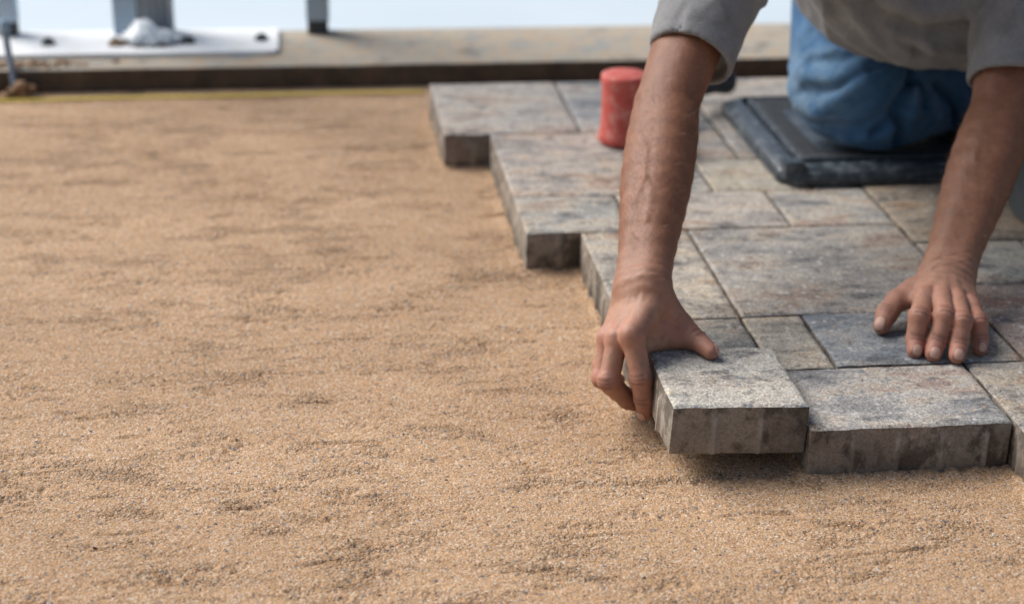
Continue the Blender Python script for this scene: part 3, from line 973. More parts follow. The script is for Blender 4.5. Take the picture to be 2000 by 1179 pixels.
def surface_nets(f, lo, hi, h, B=14, margin=5.0):
    lo, hi = np.array(lo, float), np.array(hi, float)
    nb = np.ceil((hi - lo) / (h * B)).astype(int)
    N = nb * B + 1
    bx = np.stack(np.meshgrid(*[np.arange(n) for n in nb], indexing='ij'), -1).reshape(-1, 3)
    cen = lo + (bx + 0.5) * h * B
    dc = np.concatenate([f(cen[i:i + 20000]) for i in range(0, len(cen), 20000)])
    R = h * B * 0.5 * math.sqrt(3)
    bx, cen = bx[np.abs(dc) < R + 1.6], cen[np.abs(dc) < R + 1.6]
    g = np.stack(np.meshgrid(*[np.arange(B + 1)] * 3, indexing='ij'), -1)
    gf = g.reshape(-1, 3)
    stride = np.array([N[1] * N[2], N[2], 1], np.int64)
    keys, verts, quads = [], [], []
    corner = np.array([(i, j, k) for i in (0, 1) for j in (0, 1) for k in (0, 1)])
    edges = [(a, b) for a in range(8) for b in range(a + 1, 8) if np.abs(corner[a] - corner[b]).sum() == 1]
    for b, c in zip(bx, cen):
        P = lo + (b * B + gf) * h
        d = f(P, (c[None], R + margin)).reshape(B + 1, B + 1, B + 1)
        ins = d < 0
        if ins.all() or not ins.any():
            continue
        cs = np.stack([ins[i:B + i, j:B + j, k:B + k] for i, j, k in corner], -1)
        act = cs.any(-1) & ~cs.all(-1)
        ci = np.argwhere(act)
        if len(ci):
            cd = np.stack([d[i:B + i, j:B + j, k:B + k][act] for i, j, k in corner], -1)
            acc = np.zeros((len(ci), 3))
            cnt = np.zeros(len(ci))
            for a, e in edges:
                da, de = cd[:, a], cd[:, e]
                m = (da < 0) != (de < 0)
                t = np.where(m, da / np.where(m, da - de, 1), 0)
                acc += np.where(m[:, None], corner[a] + t[:, None] * (corner[e] - corner[a]), 0)
                cnt += m
            verts.append(lo + (b * B + ci + acc / cnt[:, None]) * h)
            keys.append((b * B + ci) @ stride)
        for ax in range(3):
            o1, o2 = (ax + 1) % 3, (ax + 2) % 3
            sl0 = [slice(0, B)] * 3
            sl1 = [slice(0, B)] * 3
            sl1[ax] = slice(1, B + 1)
            A, E = ins[tuple(sl0)], ins[tuple(sl1)]
            ei = np.argwhere(A != E)
            if not len(ei):
                continue
            flip = A[tuple(ei.T)]
            gi = b * B + ei
            e1, e2 = np.zeros(3, int), np.zeros(3, int)
            e1[o1], e2[o2] = 1, 1
            q = np.stack([(gi - e1 - e2) @ stride, (gi - e2) @ stride, gi @ stride, (gi - e1) @ stride], -1)
            q[~flip] = q[~flip][:, ::-1]
            quads.append(q)
    keys, verts, quads = np.concatenate(keys), np.concatenate(verts), np.concatenate(quads)
    o = np.argsort(keys)
    ks = keys[o]
    p = np.searchsorted(ks, quads)
    p = np.clip(p, 0, len(ks) - 1)
    ok = (ks[p] == quads).all(1)
    return verts, o[p[ok]].astype(np.int32)

def set_attr(me, name, vals):
    a = me.attributes.new(name, 'FLOAT', 'POINT')
    a.data.foreach_set('value', np.asarray(vals, np.float32))

def V3(*p):
    return np.array(p, float)

# --- joints (cm) --------------------------------------------------
LH = dict(
    index=[(-1.9, 11.5, 5.7), (-1.05, 10.2, 1.5), (-0.65, 10.2, -0.9), (-0.45, 10.3, -2.6)],
    middle=[(-3.1, 13.0, 4.7), (-4.2, 11.2, 0.8), (-1.9, 12.5, -2.2), (-0.8, 13.5, -3.2)],
    ring=[(-3.8, 14.7, 3.9), (-4.6, 12.9, 0.3), (-2.6, 14.5, -2.2), (-1.0, 15.8, -3.2)],
    pinky=[(-3.4, 16.5, 3.3), (-4.3, 15.0, 0.7), (-2.9, 16.3, -1.2), (-2.0, 17.0, -2.0)],
    thumb=[(2.3, 16.2, 6.7), (4.2, 15.7, 4.55), (5.6, 14.2, 3.6), (6.6, 12.0, 3.25)])
RH = dict(
    index=[(32.9, 21.6, 4.1), (30.9, 17.5, 3.9), (30.5, 16.7, 1.6), (30.1, 15.6, 0.75)],
    middle=[(34.6, 20.9, 4.3), (33.5, 16.9, 4.2), (32.5, 15.8, 1.75), (31.8, 14.6, 0.8)],
    ring=[(36.3, 20.3, 4.0), (35.2, 16.1, 3.9), (34.7, 15.0, 1.65), (34.1, 13.7, 0.85)],
    pinky=[(38.1, 20.5, 3.3), (37.6, 17.2, 3.2), (37.75, 16.5, 1.4), (37.4, 15.4, 0.8)],
    thumb=[(33.2, 25.4, 3.6), (30.9, 24.4, 2.8), (29.3, 22.9, 1.9), (28.4, 21.6, 1.05)])
WL, WR = V3(0.3, 18.0, 8.5), V3(37.4, 26.8, 4.9)
EL, ER = V3(6.5, 38.5, 21.9), V3(49.6, 45.2, 18.6)
SL, SR = V3(18.2, 57.5, 41.0), V3(56.8, 62.0, 40.5)
HIP = V3(57, 105, 36)

def finger(J, r):
    J = [V3(*p) for p in J]
    r0, r1, r2, r3 = r
    return Un(0.28, Cap(J[0], J[1], r0, r1 * 0.94), Cap(J[1], J[1] + 0.001, r1 * 1.03), Cap(J[1], J[2], r1 * 0.95, r2), Cap(J[2], J[3], r2 * 0.98, r3))

def lerp(a, b, t):
    return V3(*a) + (V3(*b) - V3(*a)) * t

def hand_left():
    ulnar = V3(-0.42, 0.8, -0.42)
    w = WL
    hub = Un(1.1,
        Cap(w + ulnar * 0.9, w - ulnar * 0.9, 2.2),
        Cap((1.3, 16.3, 7.7), LH['index'][0], 1.75, 1.12), Cap((0.4, 17.0, 7.3), LH['middle'][0], 1.75, 1.08),
        Cap((-0.5, 17.9, 6.8), LH['ring'][0], 1.65, 1.0), Cap((-1.2, 18.7, 6.3), LH['pinky'][0], 1.5, 0.92),
        Cap((1.6, 16.9, 6.8), (3.6, 16.0, 4.9), 1.7, 1.25),            # ball of the thumb
        Cap((0.6, 17.6, 6.3), (-1.6, 16.2, 4.6), 1.7, 1.4),            # palm
        Cap((-0.4, 13.2, 3.7), (2.6, 15.2, 3.6), 0.95, 1.05), Cap((0.2, 14.3, 5.2), (2.2, 15.4, 4.8), 1.25, 1.25), Cap((2.0, 15.0, 3.55), (4.6, 14.7, 3.6), 1.0, 1.05))           # web
    return Attach(0.75, hub,
        finger(LH['index'], (1.26, 1.17, 1.03, 0.82)), finger(LH['middle'], (1.12, 1.15, 1.0, 0.82)),
        finger(LH['ring'], (1.05, 1.08, 0.94, 0.78)), finger(LH['pinky'], (0.9, 0.9, 0.78, 0.68)),
        finger(LH['thumb'], (1.6, 1.32, 1.14, 0.86)))

def hand_right():
    w = WR
    rad = V3(-0.85, -0.1, -0.15)
    hub = Un(1.0,
        Cap(w + rad * 1.0, w - rad * 1.0, 2.1, 2.1),
        Cap((35.7, 25.6, 4.6), RH['index'][0], 1.75, 1.15), Cap((36.5, 25.6, 4.9), RH['middle'][0], 1.7, 1.08),
        Cap((37.4, 25.7, 4.8), RH['ring'][0], 1.6, 1.02), Cap((38.5, 25.8, 4.4), RH['pinky'][0], 1.6, 0.98),
        Cap((35.2, 26.0, 3.8), (32.6, 25.0, 3.2), 1.7, 1.25),
        Cap((37.2, 25.0, 3.0), (37.0, 22.5, 2.6), 1.6, 1.3),
        Cap((32.8, 23.0, 3.2), (32.0, 24.4, 3.0), 0.7, 0.8))
    return Attach(0.7, hub,
        finger(RH['index'], (1.08, 1.18, 1.06, 0.86)), finger(RH['middle'], (1.08, 1.20, 1.08, 0.90)),
        finger(RH['ring'], (1.02, 1.12, 1.03, 0.88)), finger(RH['pinky'], (0.92, 0.96, 0.9, 0.78)),
        finger(RH['thumb'], (1.45, 1.26, 1.24, 0.98)))

def along(a, b, t, off=(0, 0, 0)):
    return a + (b - a) * t + V3(*off)

def arm(w, e, sh, ax):
    ax = V3(*ax)
    ts = [-0.02, 0.10, 0.2, 0.3, 0.4, 0.5, 0.6, 0.7, 0.8, 0.9, 1.0]
    rs = [2.12, 2.18, 2.36, 2.62, 2.90, 3.12, 3.27, 3.33, 3.30, 3.20, 3.12]
    ws = [0.85, 0.85, 0.80, 0.78, 0.76, 0.75, 0.75, 0.74, 0.72, 0.68, 0.60]
    caps = []
    for k in range(len(ts) - 1):
        for sg in (-1, 1):
            caps.append(Cap(along(w, e, ts[k]) + sg * ax * ws[k], along(w, e, ts[k + 1]) + sg * ax * ws[k + 1], rs[k], rs[k + 1]))
    for sg in (-1, 1):
        caps.append(Cap(e + sg * ax * 0.6, along(e, sh, 0.5) + sg * ax * 0.6, 3.12, 3.9))
    caps.append(Cap(along(e, sh, 0.45), sh, 4.3, 5.6))
    return Un(0.5, *caps)

arm_l = arm(WL, EL, SL, (-0.75, 0.55, -0.3))
arm_r = arm(WR, ER, SR, (0.95, -0.2, 0.1))
NECK, HEAD = (SL + SR) / 2 + V3(0, -1, 3), V3(35, 47, 56)
fd = V3(-0.10, -0.80, -0.60)      # where the face looks
fd /= np.linalg.norm(fd)
fu = np.cross(V3(1, 0, 0), fd); fu = fu if fu[2] > 0 else -fu
fu /= np.linalg.norm(fu)
fr = np.cross(fd, fu)
hd = lambda a, b, c: HEAD + fr * a + fd * b + fu * c
RM = np.stack([fr, fd, fu], 1)
head = Un(0.9, Ell(HEAD, (7.4, 9.3, 9.0), RM), Ell(hd(0, 3.2, -6.2), (5.6, 5.6, 6.0), RM), Ell(hd(0, 7.3, -8.6), (2.6, 2.2, 2.2), RM),
          Cap(hd(0, 8.7, 1.2), hd(0, 10.4, -3.0), 0.7, 1.15), Cap(hd(-0.9, 9.2, -3.3), hd(0.9, 9.2, -3.3), 0.8),
          Cap(hd(-3.4, 8.1, 2.2), hd(3.4, 8.1, 2.2), 1.0), Cap(hd(-2.0, 8.6, -6.0), hd(2.0, 8.6, -6.0), 0.65), Cap(hd(-1.7, 8.5, -7.0), hd(1.7, 8.5, -7.0), 0.7),
          Ell(hd(-7.6, -0.6, -1.5), (0.9, 1.9, 3.1), RM), Ell(hd(7.6, -0.6, -1.5), (0.9, 1.9, 3.1), RM),
          Ell(hd(-3.2, 7.6, 0.4), (1.25, 1.2, 1.1), RM), Ell(hd(3.2, 7.6, 0.4), (1.25, 1.2, 1.1), RM))
torso = Un(4.0, Cap(SL + V3(2, 1, -1), SR + V3(-2, 1, -1), 4.2), Cap((38, 62, 38), HIP + V3(0, -8, 0), 4.5, 4.5), Cap(NECK + V3(0, 4, -3), HEAD + V3(1, 2, -4), 6.4, 6.0))
rip = []
FR_L = np.array(WL) - EL
FR_R = np.array(WR) - ER
rip += [(WL + V3(0.2, -0.8, 0.6), FR_L, 2.6, 0.07, 1.15), (WR + V3(0, -2.2, 1.2), FR_R, 2.8, 0.10, 1.0)]
for H, names in ((LH, ('index', 'middle')), (RH, ('index', 'middle', 'ring', 'pinky'))):
    for n in names:
        J = [V3(*p) for p in H[n]]
        rip.append((J[1], J[2] - J[0], 0.8, 0.12, 0.46))
        rip.append((J[2], J[3] - J[1], 0.65, 0.09, 0.40))
rip.append((V3(*LH['thumb'][2]) + V3(0.2, 0.1, 0.7), V3(1, -1.6, -0.3), 1.0, 0.10, 0.52))
folds = []
# knuckles, tendons and veins
for n, r in (('index', 0.9), ('middle', 0.85), ('ring', 0.75), ('pinky', 0.65)):
    p = V3(*LH[n][0]) + V3(-0.55, -0.35, 0.55)
    folds.append((p, p + 0.01, r, 0.24))
    p2 = V3(*LH[n][1]) + V3(-0.4, -0.6, 0.0)
    folds.append((p2, p2 + 0.01, 0.75, 0.10))
    q = V3(*RH[n][0]) + V3(0, -0.2, 0.8)
    folds.append((q, q + 0.01, r * 0.8, 0.20))
    folds.append((q, lerp(q, WR + V3(0, 0, 2.0), 0.75), 0.38, 0.10))
    m = V3(*RH[n][1]) + V3(0, -0.3, 0.7)
    folds.append((m, m + 0.01, 0.7, 0.10))
    folds.append((p, lerp(p, WL + V3(-0.9, -1.2, 1.2), 0.7), 0.4, 0.07))
for a, b in ((('index'), ('middle')), ('middle', 'ring'), ('ring', 'pinky')):
    q = (V3(*RH[a][0]) + V3(*RH[b][0])) / 2 + V3(0, -0.4, 0.7)
    folds.append((q, q + V3(0.2, 1.2, 0.2), 0.38, -0.20))
    q = (V3(*LH[a][0]) + V3(*LH[b][0])) / 2 + V3(-0.8, -0.6, 0.4)
    folds.append((q, q + V3(0.5, 0.5, 0.6), 0.4, -0.14))
def poly(lst, pts, w, amp):
    lst.append(([V3(*p) for p in pts], w, amp))
poly(folds, [(2.3, 33, 20.6), (2.1, 31.3, 20.0), (2.5, 29.6, 19.6), (2.0, 28.0, 18.6), (1.6, 26.3, 17.6), (0.7, 25.2, 15.4), (0.4, 24.0, 13.6)], 0.40, 0.13)
poly(folds, [(1.7, 26.3, 17.6), (2.2, 25.0, 16.6), (2.0, 24.0, 15.8), (1.2, 21.9, 14.3)], 0.36, 0.11)
poly(folds, [(44.0, 38.0, 18.0), (43.0, 36.4, 16.0), (42.0, 33.0, 14.4), (40.2, 30.5, 12.0)], 0.40, 0.12)
for H in (LH, RH):
    for n in ('index', 'middle', 'ring', 'pinky'):
        J = [V3(*p) for p in H[n]]
        for a, b, r in ((J[0], J[1], 0.5), (J[1], J[2], 0.45)):
            rip.append((lerp(a, b, 0.45), b - a, 0.9, 0.022, 0.36))
poly(folds, [(-1.2, 13.2, 7.2), (-0.4, 14.6, 8.6), (0.2, 16.0, 9.9)], 0.30, 0.07)
poly(folds, [(-2.9, 14.2, 6.2), (-2.0, 15.2, 7.8), (-1.2, 16.4, 9.3)], 0.30, 0.07)
poly(folds, [(1.2, 14.3, 6.6), (2.3, 14.6, 5.8), (3.4, 14.6, 5.2)], 0.5, -0.14)
# wrist creases of the right hand, thumb web of the left
folds += [((34.9, 24.9, 6.4), (39.4, 25.9, 6.6), 0.28, -0.20), ((35.0, 25.9, 7.0), (39.6, 27.2, 7.2), 0.22, -0.12),
          ((-1.6, 16.4, 10.2), (2.2, 16.4, 10.0), 0.25, -0.10)]

def body_extra(P, d):
    d = d - 0.05 * noise3(P * 0.55, 61) - 0.03 * noise3(P * 1.7, 62) - 0.012 * noise3(P * 4.5, 63)
    # pads of the leaning hand flatten on the stone; the gripping fingers flatten on the block's face
    x, y, z = P[:, 0], P[:, 1], P[:, 2]
    flat = np.where((x > 24) & (x < 46) & (y > 9) & (y < 32), 0.03 - z, -9)
    grip = np.where((x < 3) & (y < 15.3) & (z < 2.2), x - 0.36 + 0.04 * (2.5 - z), -9)
    return np.maximum(d, np.maximum(flat, grip))

def snap(sdf, p, n=8):
    p = V3(*p)
    for _ in range(n):
        q = np.stack([p, p + (0.05, 0, 0), p + (0, 0.05, 0), p + (0, 0, 0.05)])
        d = sdf(q)
        g = (d[1:] - d[0]) / 0.05
        p = p - g * d[0] / max(0.3, g @ g)
    return p
person_root = Un(1.2, hand_left(), hand_right(), arm_l, arm_r, Un(1.5, torso, head))
CREASES = []
def joint_creases(J, k, ref, r, offs, half):
    J = [V3(*p) for p in J]
    t = J[k + 1] - J[k - 1]
    t /= np.linalg.norm(t)
    n = V3(*ref)
    n = n - t * (n @ t)
    n /= np.linalg.norm(n)
    a = np.cross(t, n)
    for o in offs:
        pts = [snap(person_root, J[k] + t * (o + 0.12 * abs(u) * (1 if o > 0 else -1)) + n * r * math.cos(u) + a * r * math.sin(u)) for u in (-half, -half * 0.4, half * 0.4, half)]
        CREASES.append(pts)
        folds.append((pts, 0.17, -0.10))
for H, n_, ref in ((LH, 'index', (-0.55, -0.8, 0.2)), (LH, 'middle', (-0.7, -0.7, 0.1)), (RH, 'index', (0.1, -0.55, 1)), (RH, 'middle', (0.1, -0.55, 1)), (RH, 'ring', (0.1, -0.55, 1)), (RH, 'pinky', (0.1, -0.6, 1))):
    joint_creases(H[n_], 1, ref, 1.1, (-0.38, -0.05, 0.30), 0.62)
    joint_creases(H[n_], 2, ref, 0.95, (-0.22, 0.12), 0.7)
joint_creases(LH['thumb'], 2, (0.35, -0.2, 1.0), 1.1, (-0.5, -0.2, 0.1, 0.4), 0.6)
joint_creases(RH['thumb'], 2, (-0.5, -0.75, 0.6), 1.2, (-0.3, 0.05, 0.4), 0.6)
for pts in ([(34.9, 24.9, 6.4), (36.5, 24.8, 7.0), (38, 25.2, 6.9), (39.4, 25.9, 6.6)], [(35.0, 25.9, 7.0), (37.3, 26.2, 7.5), (39.6, 27.2, 7.2)], [(-1.8, 16.4, 10.0), (-0.4, 15.9, 10.3), (1.0, 15.8, 10.2), (2.2, 16.2, 9.8)]):
    CREASES.append([snap(person_root, p) for p in pts])
person_sdf = Body(Un(1.2, hand_left(), hand_right(), arm_l, arm_r, Un(1.5, torso, head)), folds, rip, body_extra)

NAILS = [  # joints, dorsal reference, half width, half length
    (RH['index'], (0.25, -0.55, 1), 0.50, 0.56), (RH['middle'], (0.2, -0.55, 1), 0.54, 0.58), (RH['ring'], (0.15, -0.55, 1), 0.52, 0.56), (RH['pinky'], (0.1, -0.6, 1), 0.40, 0.48),
    (RH['thumb'], (-0.75, -0.75, 0.45), 0.62, 0.70), (LH['index'], (-0.75, -0.7, 0.0), 0.48, 0.60), (LH['thumb'], (0.9, 0.55, 0.75), 0.55, 0.62)]
class Nail:
    pass
nails = []
for J, ref, hw, hl in NAILS:
    n = Nail()
    a, b = V3(*J[2]), V3(*J[3])
    n.t = (b - a) / np.linalg.norm(b - a)
    r = V3(*ref)
    n.n = r - n.t * (r @ n.t)
    n.n /= np.linalg.norm(n.n)
    n.s = np.cross(n.t, n.n)
    n.c, n.hw, n.hl = b + n.t * 0.22, hw, hl
    nails.append(n)

def nail_mask(V):
    m = np.zeros(len(V))
    for n in nails:
        q = V - n.c
        u, v, w = (q @ n.s) / n.hw, (q @ n.t) / n.hl, q @ n.n
        e = (np.abs(u) ** 3 + np.abs(v) ** 3) ** (1 / 3)
        m = np.maximum(m, np.clip((1.35 - e) / 0.7, 0, 1) * (w > 0.15))
    return m

def build_person():
    V, F = surface_nets(person_sdf, (-8, 8, -5), (78, 114, 68), 0.15)
    nm = nail_mask(V)
    # nails sit as thin plates: flatten and lift slightly
    for n in nails:
        q = V - n.c
        sel = nm > 0.5
        sel &= (np.abs(q @ n.s) < n.hw * 1.3) & (np.abs(q @ n.t) < n.hl * 1.3) & (q @ n.n > 0.15) & (np.linalg.norm(q, axis=1) < 1.6)
        V[sel] += n.n * 0.045
    org = V3(46, 84, 3)
    me = mesh_np('person', V - org, F)
    set_attr(me, 'nail', nm)
    red = np.zeros(len(V))
    pale = np.zeros(len(V))
    for H in (LH, RH):
        for k, J in H.items():
            for j, wgt in ((0, 0.75), (1, 0.8), (2, 0.35), (3, 0.75)):
                red += wgt * np.exp(-((V - V3(*J[j])) ** 2).sum(1) / 1.5 ** 2)
    red += 0.8 * np.exp(-((V - V3(2.3, 14.2, 4.8)) ** 2).sum(1) / 1.6 ** 2)
    hands = np.exp(-((V - V3(-0.5, 13, 3)) ** 2).sum(1) / 9.0 ** 2) + np.exp(-((V - V3(34, 20, 3)) ** 2).sum(1) / 9.0 ** 2)
    set_attr(me, 'red', np.clip(red, 0, 1))
    set_attr(me, 'pale', np.clip(hands, 0, 1))
    cre = np.zeros(len(V))
    for pts in CREASES:
        c0 = np.mean(pts, 0)
        sel = np.where(((V - c0) ** 2).sum(1) < 16)[0]
        m = np.full(len(sel), 9.0)
        for a, b in zip(pts, pts[1:]):
            m = np.minimum(m, Cap(a, b, 0)(V[sel]))
        cre[sel] = np.maximum(cre[sel], np.exp(-(m / 0.13) ** 2))
    set_attr(me, 'crease', cre)
    set_attr(me, 'dirt', np.clip(hands * 0.9, 0, 1))
    o = link('person', me, M_skin, None, tuple(org))
    tag(o, 'kneeling worker in grey T-shirt and blue jeans lowering a paving block', 'person')
    return o, org

person, ORG = build_person()

def cloth(name, sdf, lo, hi, h, mat, worn=None):
    V, F = surface_nets(sdf, lo, hi, h, margin=10.0)
    me = mesh_np(name, V - ORG, F)
    if worn is not None:
        set_attr(me, 'worn', worn(V))
    return link(name, me, mat, person)

# --- T-shirt ---
def sleeve(e, sh, t0, r0, r1, tilt, shift=(0, 0, 0)):
    a, b = along(e, sh, t0, shift), sh
    d = (b - a) / np.linalg.norm(b - a)
    return Un(0.3, Cut(Un(0.5, Cap(a, b, r0, r1), Cap(a, a + d * 1.6, r0 + 0.07)), [(a, V3(*tilt) - d)])), a, d, r0
sl_l, al, dl, rl = sleeve(EL, SL, 0.22, 4.8, 8.0, (-0.12, 0, 0), (0.9, 0, 0))
sl_r, ar_, dr_, rr_ = sleeve(ER, SR, 0.12, 5.0, 7.8, (0.05, 0, 0), (0.6, 0, 0))
shirt_core = Un(5.0, Cap(SL + V3(3, 2, -1), SR + V3(-3, 1, -1), 8.2), Ell((50.0, 72, 33.5), (21.0, 19, 16.5)), Cap((46, 74, 36), HIP + V3(0, 2, 2), 14, 15.5), Cap(NECK + V3(0, 3, -3), NECK + V3(-1, -2, 2), 7.2))
def poly_on(sdf, lst, pts, w, amp):
    lst.append(([snap(sdf, p) for p in pts], w, amp))
shirt_folds = []
poly_on(shirt_core, shirt_folds, [(33.8, 61.5, 29.6), (34.3, 60.8, 28.1), (35.9, 60.1, 25.6), (38.6, 61.2, 22.3), (43, 63, 19.5)], 1.0, 1.20)
poly_on(shirt_core, shirt_folds, [(31, 66, 28), (32.9, 65.1, 26.1), (36.3, 64.8, 22.8), (41, 66, 19.8)], 1.0, 0.96)
poly_on(shirt_core, shirt_folds, [(36.2, 58.5, 30), (37.5, 57.9, 27.8), (40.8, 58.4, 24.3), (44.3, 59.7, 21.3)], 1.3, -1.12)
poly_on(shirt_core, shirt_folds, [(38, 57.5, 29.5), (40.0, 56.5, 28.6), (42.5, 55.5, 28.0), (45.8, 54.0, 28.5), (48, 52.5, 30)], 1.2, 2.40)
poly_on(shirt_core, shirt_folds, [(40.1, 57.1, 26.6), (43.0, 57.0, 25.4), (46.5, 55.5, 25.8), (50, 54, 27.5)], 1.1, -1.92)
poly_on(shirt_core, shirt_folds, [(40, 58.5, 24.6), (44.5, 58.5, 22.6), (50, 58, 22), (56, 57.5, 23.5)], 1.0, 0.88)
for k, (e, sh) in enumerate(((EL, SL), (ER, SR))):
    d = (sh - e) / np.linalg.norm(sh - e)
    for j in range(4):
        c = along(e, sh, 0.30 + 0.12 * j)
        s = V3(-5 + 2.4 * j, -5.0, 2.4 - j)
        shirt_folds.append((c + s, c + s + d * 7 + V3(5, 1, -2.0), 0.8, 0.55 if j % 2 else -0.5))
def shirt_extra(P, d):
    w = noise3(np.stack([P[:, 0] * 0.16, P[:, 1] * 0.08, P[:, 2] * 0.10], -1), 71)
    v = noise3(np.stack([(P[:, 0] + P[:, 2]) * 0.30, P[:, 1] * 0.12, P[:, 2] * 0.15], -1), 72)
    # calm near the two sleeve hems, where the cloth is doubled and stitched
    calm = 1.0
    for a, dd in ((al, dl), (ar_, dr_)):
        t = (P - a) @ dd
        near = 1 - smooth(70, 150, ((P - a) ** 2).sum(1))
        calm = calm * (1 - near * 0.75 * (1 - smooth(1.5, 6.0, t)))
    r1 = np.clip(1 - 4.0 * np.abs(noise3(np.stack([(P[:, 0] * 0.8 + P[:, 2] * 0.6) * 0.17, (P[:, 1]) * 0.05, (P[:, 2] * 0.8 - P[:, 0] * 0.6) * 0.06], -1), 73)), 0, 1)
    r2 = np.clip(1 - 4.5 * np.abs(noise3(np.stack([(P[:, 0] * 0.7 - P[:, 1] * 0.7) * 0.30, (P[:, 1] + P[:, 0]) * 0.09, P[:, 2] * 0.12], -1), 74)), 0, 1)
    d = d - calm * (0.8 * w + 0.3 * v + 0.55 * r1 * r1 + 0.22 * r2 * r2)
    st = [(P - a) @ dd for a, dd in ((al, dl), (ar_, dr_))]
    for (a, dd), t in zip(((al, dl), (ar_, dr_)), st):
        d = d + 0.09 * np.exp(-((t - 1.9) / 0.22) ** 2) * (((P - a) ** 2).sum(1) < 90)
    hole = np.minimum(np.maximum(HOLE_L(P), st[0] - 1.3), np.maximum(HOLE_R(P), st[1] - 1.3))
    return -smin(-d, hole, 0.2)
HOLE_L, HOLE_R = Cap(al - dl * 3, al + dl * 1.5, rl - 0.34, rl - 0.5), Cap(ar_ - dr_ * 3, ar_ + dr_ * 1.5, rr_ - 0.34, rr_ - 0.5)
shirt_sdf = Body(Un(2.2, shirt_core, sl_l, sl_r), shirt_folds, (), shirt_extra)
cloth('t_shirt', shirt_sdf, (-2, 30, 8), (84, 126, 62), 0.36, M_shirt)

# --- jeans ---
KR, KL = V3(43.6, 83.2, 11.6), V3(67, 88, 11.5)
jean_core = Un(3.0,
    Un(2.4, Cap(KR, (52, 107, 33), 9.0, 11.5), Cap(KR + V3(1, -2.5, 0), KR + V3(6, 2, -1.5), 7.6), Cap((46, 79.5, 9.4), (68, 93, 9.0), 6.8, 6.6)),
    Un(2.4, Cap(KL, (66, 107, 33), 9.0, 12.0), Cap((68, 85, 9.6), (80, 104, 8.6), 6.6, 6.0)), Cap((50, 108, 36), (66, 109, 36), 13.5))
jf = []
def carve(sdf, lst, pts, w, depth):
    """a deep narrow fold: the same line repeated ever further below the surface"""
    P = [snap(sdf, p) for p in pts]
    for k in range(int(depth / w) + 1):
        Q = []
        for p in P:
            q = np.stack([p, p + (0.05, 0, 0), p + (0, 0.05, 0), p + (0, 0, 0.05)])
            d = sdf(q)
            n = (d[1:] - d[0])
            Q.append(p - n / np.linalg.norm(n) * k * w)
        lst.append((Q, w, -1.6 * w))
poly_on(jean_core, jf, [(35.0, 82.5, 11.0), (35.4, 80.5, 9.0), (37.4, 77.8, 8.8), (39.8, 75.0, 11.9), (42.4, 73.9, 14.2), (46.6, 74.5, 15.9)], 1.0, 2.2)
poly_on(jean_core, jf, [(35.8, 79.5, 11.4), (36.6, 78.6, 11.6), (39.3, 75.5, 12.6), (42.9, 74.2, 15.1), (45.8, 74.8, 16.5)], 0.8, -1.1)
poly_on(jean_core, jf, [(35.6, 81, 13.6), (36.4, 79.5, 13.2), (38.9, 75.9, 13.8), (41.7, 74.6, 15.8), (45.6, 75.0, 17.6)], 0.8, 1.7)
poly_on(jean_core, jf, [(36.6, 79.9, 15.2), (39.5, 76.5, 16.2), (44, 75.5, 18.2)], 0.8, -0.5)
poly_on(jean_core, jf, [(36.6, 83, 18.6), (37.2, 81.5, 18.2), (39.8, 77.8, 18.0), (44, 76.5, 19.6)], 0.8, -0.6)
carve(jean_core, jf, [(49.8, 75.2, 15.6), (49.4, 74.6, 14.0), (48.4, 73.6, 12.2), (47.5, 73.1, 9.7), (48.0, 75.2, 6.4), (48.6, 76.6, 4.0)], 0.9, 5.0)
carve(jean_core, jf, [(50.2, 75.1, 14.2), (51.0, 75.4, 12.0), (51.5, 75.5, 10.0)], 0.6, 3.0)
carve(jean_core, jf, [(44.2, 73.8, 6.6), (46.0, 73.0, 8.9), (47.2, 73.0, 11.2)], 0.6, 2.0)
poly_on(jean_core, jf, [(49.8, 74.6, 14.6), (49.6, 74.0, 12.0), (49.4, 74.2, 9.6)], 0.7, 1.0)
poly_on(jean_core, jf, [(51.2, 75.6, 13.6), (52.9, 76.8, 10.0), (54.2, 79.4, 7.5), (53.0, 79.0, 5.6), (50.6, 77.4, 4.9)], 0.5, 0.8)
poly_on(jean_core, jf, [(50.9, 76.0, 15.0), (53.5, 78, 13.5), (56.3, 80.3, 11.7), (59, 82, 8.6), (60.9, 83.6, 5.9)], 0.9, 1.9)
carve(jean_core, jf, [(52.6, 77.8, 12.0), (55.5, 80.4, 9.6), (58.5, 82.4, 6.2)], 0.6, 1.5)
poly_on(jean_core, jf, [(40.5, 75.8, 4.6), (43.8, 75.8, 4.6), (47.7, 76.2, 4.6)], 0.6, 0.5)
poly_on(jean_core, jf, [(38, 77.0, 6.6), (42, 74.6, 7.4), (45, 74, 9.6), (47, 73.6, 12)], 1.0, -1.3)
def jean_extra(P, d):
    w = noise3(np.stack([P[:, 0] * 0.12, P[:, 1] * 0.12, P[:, 2] * 0.24], -1), 81)
    v = noise3(P * 0.42, 82)
    a = P @ V3(0.86, -0.2, 0.46)
    b = P @ V3(-0.44, 0.1, 0.89)
    r1 = np.clip(1 - 3.6 * np.abs(noise3(np.stack([a * 0.075, b * 0.30, P[:, 1] * 0.10], -1), 83)), 0, 1)
    r2 = np.clip(1 - 4.0 * np.abs(noise3(np.stack([a * 0.16, b * 0.55, P[:, 1] * 0.2], -1), 84)), 0, 1)
    return d - 0.25 * w - 0.10 * v - 0.30 * r1 * r1 - 0.08 * r2 * r2
